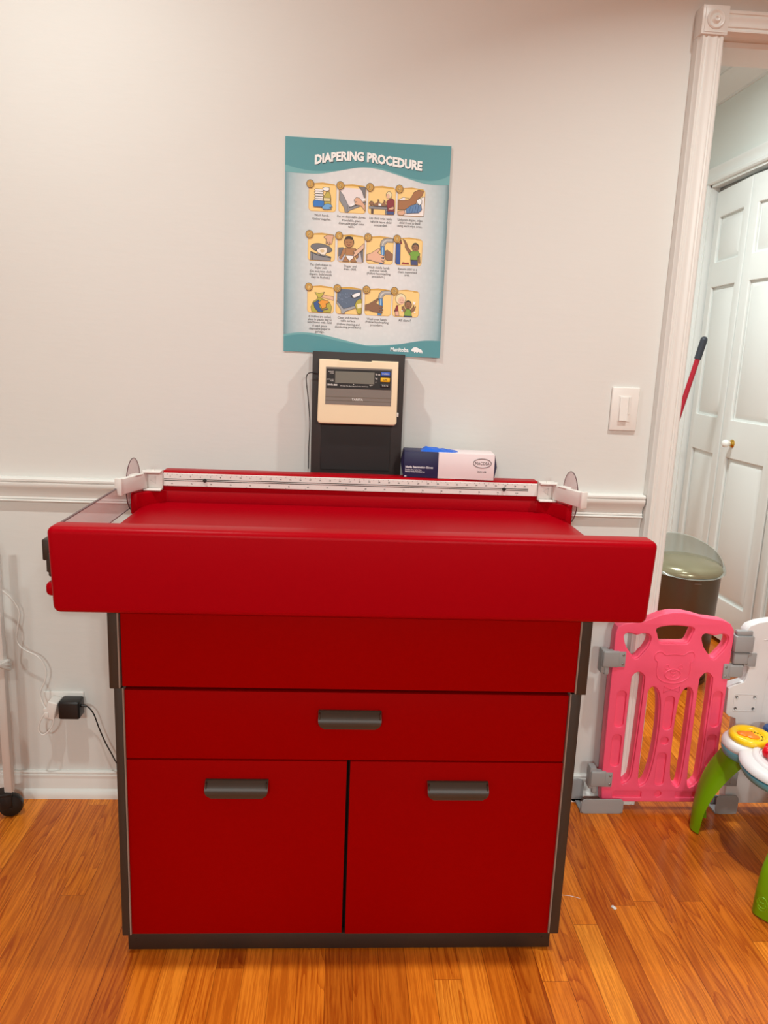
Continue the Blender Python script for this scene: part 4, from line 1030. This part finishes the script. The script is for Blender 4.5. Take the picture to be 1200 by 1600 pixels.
# ================================================================== WHITE PLAY GATE
wg = thing('play_gate', 'white plastic play gate panel hinged to the right of the pink one', 'play gate', (1.35, -.05, 0))
ow = [(1.150, .028), (1.60, .028), (1.60, .60), (1.30, .600), (1.215, .592), (1.178, .585), (1.155, .575), (1.145, .560), (1.146, .545), (1.160, .530), (1.168, .45), (1.164, .422), (1.160, .408), (1.128, .397), (1.1175, .388), (1.1195, .312), (1.128, .303), (1.149, .296), (1.152, .286), (1.152, .10)]
bm = nb()
plate(bm, [ow, rrect(1.2255, 1.55, .20, .44, .02)], .008, .0025, YG)
plate(bm, [ow], .029, .004, YG+.0065)
relief(bm, rrect(1.137, 1.203, .320, .371, .003), .0009, True)
relief(bm, [(1.2, .535), (1.3, .553), (1.4, .555)], .0012)
obj('gate_panel', bm, M['gwhite'], wg, smooth=40)
for x in (1.144, 1.196):
    for z in (.328, .363):
        bm = nb(); lathe(bm, [(0, .0006), (.0028, .0006), (.0036, .0018), (.0042, .0006), (.0042, -.001), (0, -.001)], (x, YG-.0004, z), axis=(0, -1, 0), seg=16)
        obj('screw', bm, M['screw'], wg)
hinge_obj(wg, (1.150, 1.184, .456, .496), [(1.118, 1.160, YG-.006, YG+.018, .4625, .497)], extra=[(1.1135, 1.168, YG-.010, YG+.020, .500, .548), (1.118, 1.165, YG-.004, YG+.014, .548, .562)])
hinge_obj(wg, (1.150, 1.180, .084, .130), [(1.120, 1.160, YG-.006, YG+.018, .086, .128)])
bm = nb(); plate(bm, [rrect(1.120, 1.186, 0, .060, .014)], .004, .001, YG-.014); box(bm, 1.120, 1.186, YG-.012, YG+.045, 0, .006, .001, 1); box(bm, 1.122, 1.182, YG+.034, YG+.040, 0, .03, .001, 1)
obj('foot_bracket', bm, M['hinge'], wg, label='grey plastic foot bracket at the lower left corner')

# ================================================================== TOY ACTIVITY TABLE
ty = thing('activity_table', 'toddler activity table with white petal top and green legs at the right edge', 'toy table', (1.26, -.36, 0))
def petal(bm, cx, cy, r, z0, zt_, dome=.0):
    lathe(bm, [(0, z0), (r*.90, z0), (r, z0+.010), (r*1.0, zt_-.014), (r*.96, zt_-.005), (r*.88, zt_), (r*.6, zt_+.001), (0, zt_+.002)], (cx, cy, 0), seg=48)
PET = [(1.128, -.190, .070), (1.192, -.312, .139), (1.30, -.17, .085), (1.40, -.38, .10), (1.262, -.50, .125)]  # last petal, out of view, enlarged so the table shades more floor
bm = nb()
for (x, y, r) in PET: petal(bm, x, y, r, .268, .296)
box(bm, 1.14, 1.38, -.52, -.22, .27, .295, .01, 3)
lathe(bm, [(.090, .296), (.092, .301), (.099, .303), (.106, .301), (.110, .295)], (1.192, -.312, 0), seg=48)
lathe(bm, [(.052, .296), (.054, .304), (.060, .306), (.066, .303), (.070, .296)], (1.186, -.308, 0), seg=48)
obj('table_top', bm, M['gwhite'], ty, label='white petal shaped top', smooth=50)
bm = nb()
for (x, y, r) in PET:
    lathe(bm, [(0, .246), (r*.82, .246), (r*.93, .252), (r*.975, .262), (r*.985, .270), (0, .270)], (x, y, 0), seg=48)
box(bm, 1.14, 1.38, -.52, -.22, .247, .269, .006, 2)
obj('under_tray', bm, M['teal'], ty, label='turquoise underside tray', smooth=50)
bm = nb(); lathe(bm, [(0, .296), (.052, .296), (.056, .300), (.056, .307), (.051, .313), (.044, .314), (.037, .311), (.034, .306), (0, .305)], (1.130, -.190, 0), seg=48)
yd = obj('spinning_dial', bm, M['yellow'], ty, label='round yellow dial with an orange centre', smooth=50)
bm = nb(); lathe(bm, [(0, .305), (.017, .305), (.018, .308), (.012, .3115), (0, .3125)], (-.010, 0, 0), seg=24, sy=.72)
lathe(bm, [(0, .305), (.016, .305), (.017, .308), (.010, .311), (0, .312)], (.012, -.004, 0), seg=24, sy=.8)
lathe(bm, [(0, .305), (.011, .305), (.011, .308), (.006, .310), (0, .3105)], (.004, .012, 0), seg=20)
bmesh.ops.transform(bm, matrix=Matrix.Translation((1.124, -.186, 0)) @ Matrix.Rotation(-.5, 4, 'Z'), verts=bm.verts)
obj('dial_spinner', bm, M['orange'], yd)
bm = nb()
for kk in range(14):
    a = -2.6+kk*.28; box(bm, -.0022, .0022, -.0012, .0012, .3055, .3068, 0, mtx=Matrix.Translation((1.130+.029*math.cos(a), -.190+.029*math.sin(a), 0)) @ Matrix.Rotation(a+.6*(kk % 3), 4, 'Z'))
obj('dial_markings', bm, M['black'], yd)
bm = nb(); t = nb()
for kk in range(9):
    a = 2*PI*kk/9; lathe(t, [(0, .300), (.014, .301), (.017, .310), (.013, .322), (0, .326)], (1.158+.034*math.cos(a), -.298+.034*math.sin(a), 0), seg=16)
lathe(t, [(0, .298), (.034, .300), (.036, .314), (.028, .330), (.014, .338), (0, .340)], (1.158, -.298, 0), seg=32); merge(bm, t)
obj('red_button', bm, M['toyred'], ty, label='lobed red button', smooth=60)
bm = nb(); lathe(bm, [(0, .285), (.028, .285), (.031, .292), (.031, .303), (.027, .309), (0, .311)], (1.222, -.148, 0), seg=32); obj('blue_knob', bm, M['toyblue'], ty, label='dark blue knob', smooth=50)
def toy_leg(path, outdir, w0, w1, parent, bulge=None):
    """curved shell leg: arched centre line, bulged C section open to the inside"""
    P = smooth_path(path, 8); n = len(P); od0, od1 = (outdir if isinstance(outdir[0], tuple) else (outdir, outdir)); od0 = Vector(od0); od1 = Vector(od1)
    t = bmesh.new(); G = []
    for i, p in enumerate(P):
        f = i/(n-1); w = w0+(w1-w0)*f; row = []; od = od0.lerp(od1, f).normalized(); side = Vector((-od.y, od.x, 0))
        a_ = P[min(i+1, n-1)]-P[max(i-1, 0)]; a_.normalize(); nrm = side.cross(a_).normalized()
        if nrm.dot(od) < 0: nrm = -nrm
        for q in range(13):
            u = -1+2*q/12; dep = (-.034*abs(u)**8-.006*u*u) if bulge is None else -bulge*(1-math.sqrt(1-.97*u*u))
            row.append(t.verts.new(p+side*(w*math.copysign(abs(u)**.8, u))+nrm*dep))
        G.append(row)
    for i in range(n-1):
        for q in range(12): t.faces.new((G[i][q], G[i][q+1], G[i+1][q+1], G[i+1][q]))
    bmesh.ops.recalc_face_normals(t, faces=t.faces); bmesh.ops.solidify(t, geom=t.faces[:], thickness=.003)
    bm = nb(); merge(bm, t); lg = obj('leg', bm, M['green'], parent, smooth=60)
    return lg
la = toy_leg([(1.030, -.128, .004), (1.029, -.130, .07), (1.037, -.137, .13), (1.055, -.151, .19), (1.084, -.170, .25)], ((-.78, .62, 0), (-.93, -.10, 0)), .046, .045, ty, .036)
lb = toy_leg([(1.033, -.520, .004), (1.034, -.520, .06), (1.046, -.512, .13), (1.078, -.495, .19), (1.145, -.455, .255)], (-.80, -.60, 0), .046, .040, ty)
bm = nb()
t = nb()
for rr_, cz in ((.012, .075), (.008, .082), (.010, .066)):
    tube(t, [(1.024+.0, -.552+rr_*math.cos(a), cz+rr_*math.sin(a)) for a in [2*PI*q/20 for q in range(20)]], .0012, 6, closed=True)
bmesh.ops.transform(t, matrix=Matrix.Translation((.998, -.548, 0)) @ Matrix.Rotation(math.radians(37), 4, 'Z') @ Matrix.Translation((-1.024, .552, 0)), verts=t.verts)
merge(bm, t); obj('leg_relief', bm, M['green'], lb)
lc = toy_leg([(1.52, -.42, .004), (1.52, -.42, .06), (1.51, -.42, .13), (1.48, -.41, .19), (1.42, -.40, .255)], (1, -.1, 0), .044, .040, ty)

# ================================================================== HALL: BIN AND BROOM
bn = thing('waste_bin', 'bronze step bin with a smoky domed lid in the hallway behind the gate', 'bin', (1.415, .93, 0))
bx, by = 1.415, .93
bm = nb(); lathe(bm, [(0, .0), (.132, .0), (.136, .006), (.150, .455), (.150, .462), (0, .462)], (bx, by, 0), seg=64); lathe(bm, [(.137, .020), (.139, .020), (.139, .001), (.137, .001)], (bx, by, 0), seg=64)
obj('bin_body', bm, M['bronze'], bn, smooth=50)
bm = nb(); lathe(bm, [(.150, .458), (.160, .460), (.165, .466), (.166, .480), (.163, .500), (.154, .520), (.151, .519), (.158, .500), (.161, .480), (.158, .468)], (bx, by, 0), seg=64)
for v in bm.verts:
    if v.co.z > .462: v.co.z += (v.co.z-.462)*((v.co.y-by)/.166*1.15-.05)
obj('lid_rim', bm, M['binrim'], bn, label='smoky translucent rim', smooth=50)
bm = nb(); lathe(bm, [(.158, .463), (.158, .476), (.146, .492), (.120, .503), (.075, .512), (.03, .515), (0, .516)], (bx, by, 0), seg=64)
obj('bin_lid', bm, M['binlid'], bn, label='domed bronze lid', smooth=60)
bm = nb(); put_text(bm, 'halo', .012, bx-.0, .440, by-.1515, bold=.0002) if False else box(bm, bx-.014, bx+.014, by-.1515, by-.149, .438, .442, .0004, 1)
obj('name_plate', bm, M['screw'], bn)
bm = nb(); box(bm, bx-.04, bx+.03, by-.165, by-.12, .006, .014, .003, 2); obj('foot_pedal', bm, M['black'], bn)
br_ = thing('broom', 'broom with red handle and dark grip leaning in the hallway corner by the casing', 'broom', (1.35, 1.48, 0))
top = Vector((1.612, 1.40, 1.405)); dirv = Vector((-.070, .02, -.36)).normalized()
def along(s): return top+dirv*s
bot = along(1.42)
bm = nb(); cyl(bm, along(.095), bot, .0115, seg=20); obj('broom_handle', bm, M['redstick'], br_)
bm = nb(); cyl(bm, along(.012), along(.10), .0155, .0150, 20, bev=.0); lathe(bm, [(.0155, 0), (.013, .008), (.007, .013), (0, .015)], along(.012), axis=-dirv, seg=20); obj('broom_grip', bm, M['grip'], br_, label='dark rubber grip')
bm = nb(); mt = Matrix.Translation(bot)
box(bm, -.13, .13, -.02, .02, -.035, .02, .008, 3, mtx=mt)
for kk in range(40):
    x = -.12+.24*kk/39; cyl(bm, bot+Vector((x, 0, -.03)), Vector((bot.x+x*1.15, bot.y+.01*math.sin(kk*2.1), max(.002, 0.002))), .004, .003, 6)
obj('broom_head', bm, M['grip'], br_)

# ================================================================== SMALL THINGS ON THE FLOOR
bm = nb(); box(bm, .680, .688, -.476, -.463, .0003, .0035, .001, 2, mtx=Matrix.Translation((.684, -.47, 0)) @ Matrix.Rotation(.5, 4, 'Z') @ Matrix.Translation((-.684, .47, 0)))
obj('paper_scrap', bm, M['porcelain'], None, label='tiny white scrap lying on the oak floor right of the cabinet', cat='scrap')
bm = nb(); tube(bm, smooth_path([(.540, -.425, .001), (.565, -.425, .0012), (.590, -.428, .001), (.612, -.437, .001)], 6), .0004, 6)
obj('loose_thread', bm, M['porcelain'], None, label='fine pale thread on the floor beside the cabinet', cat='thread')
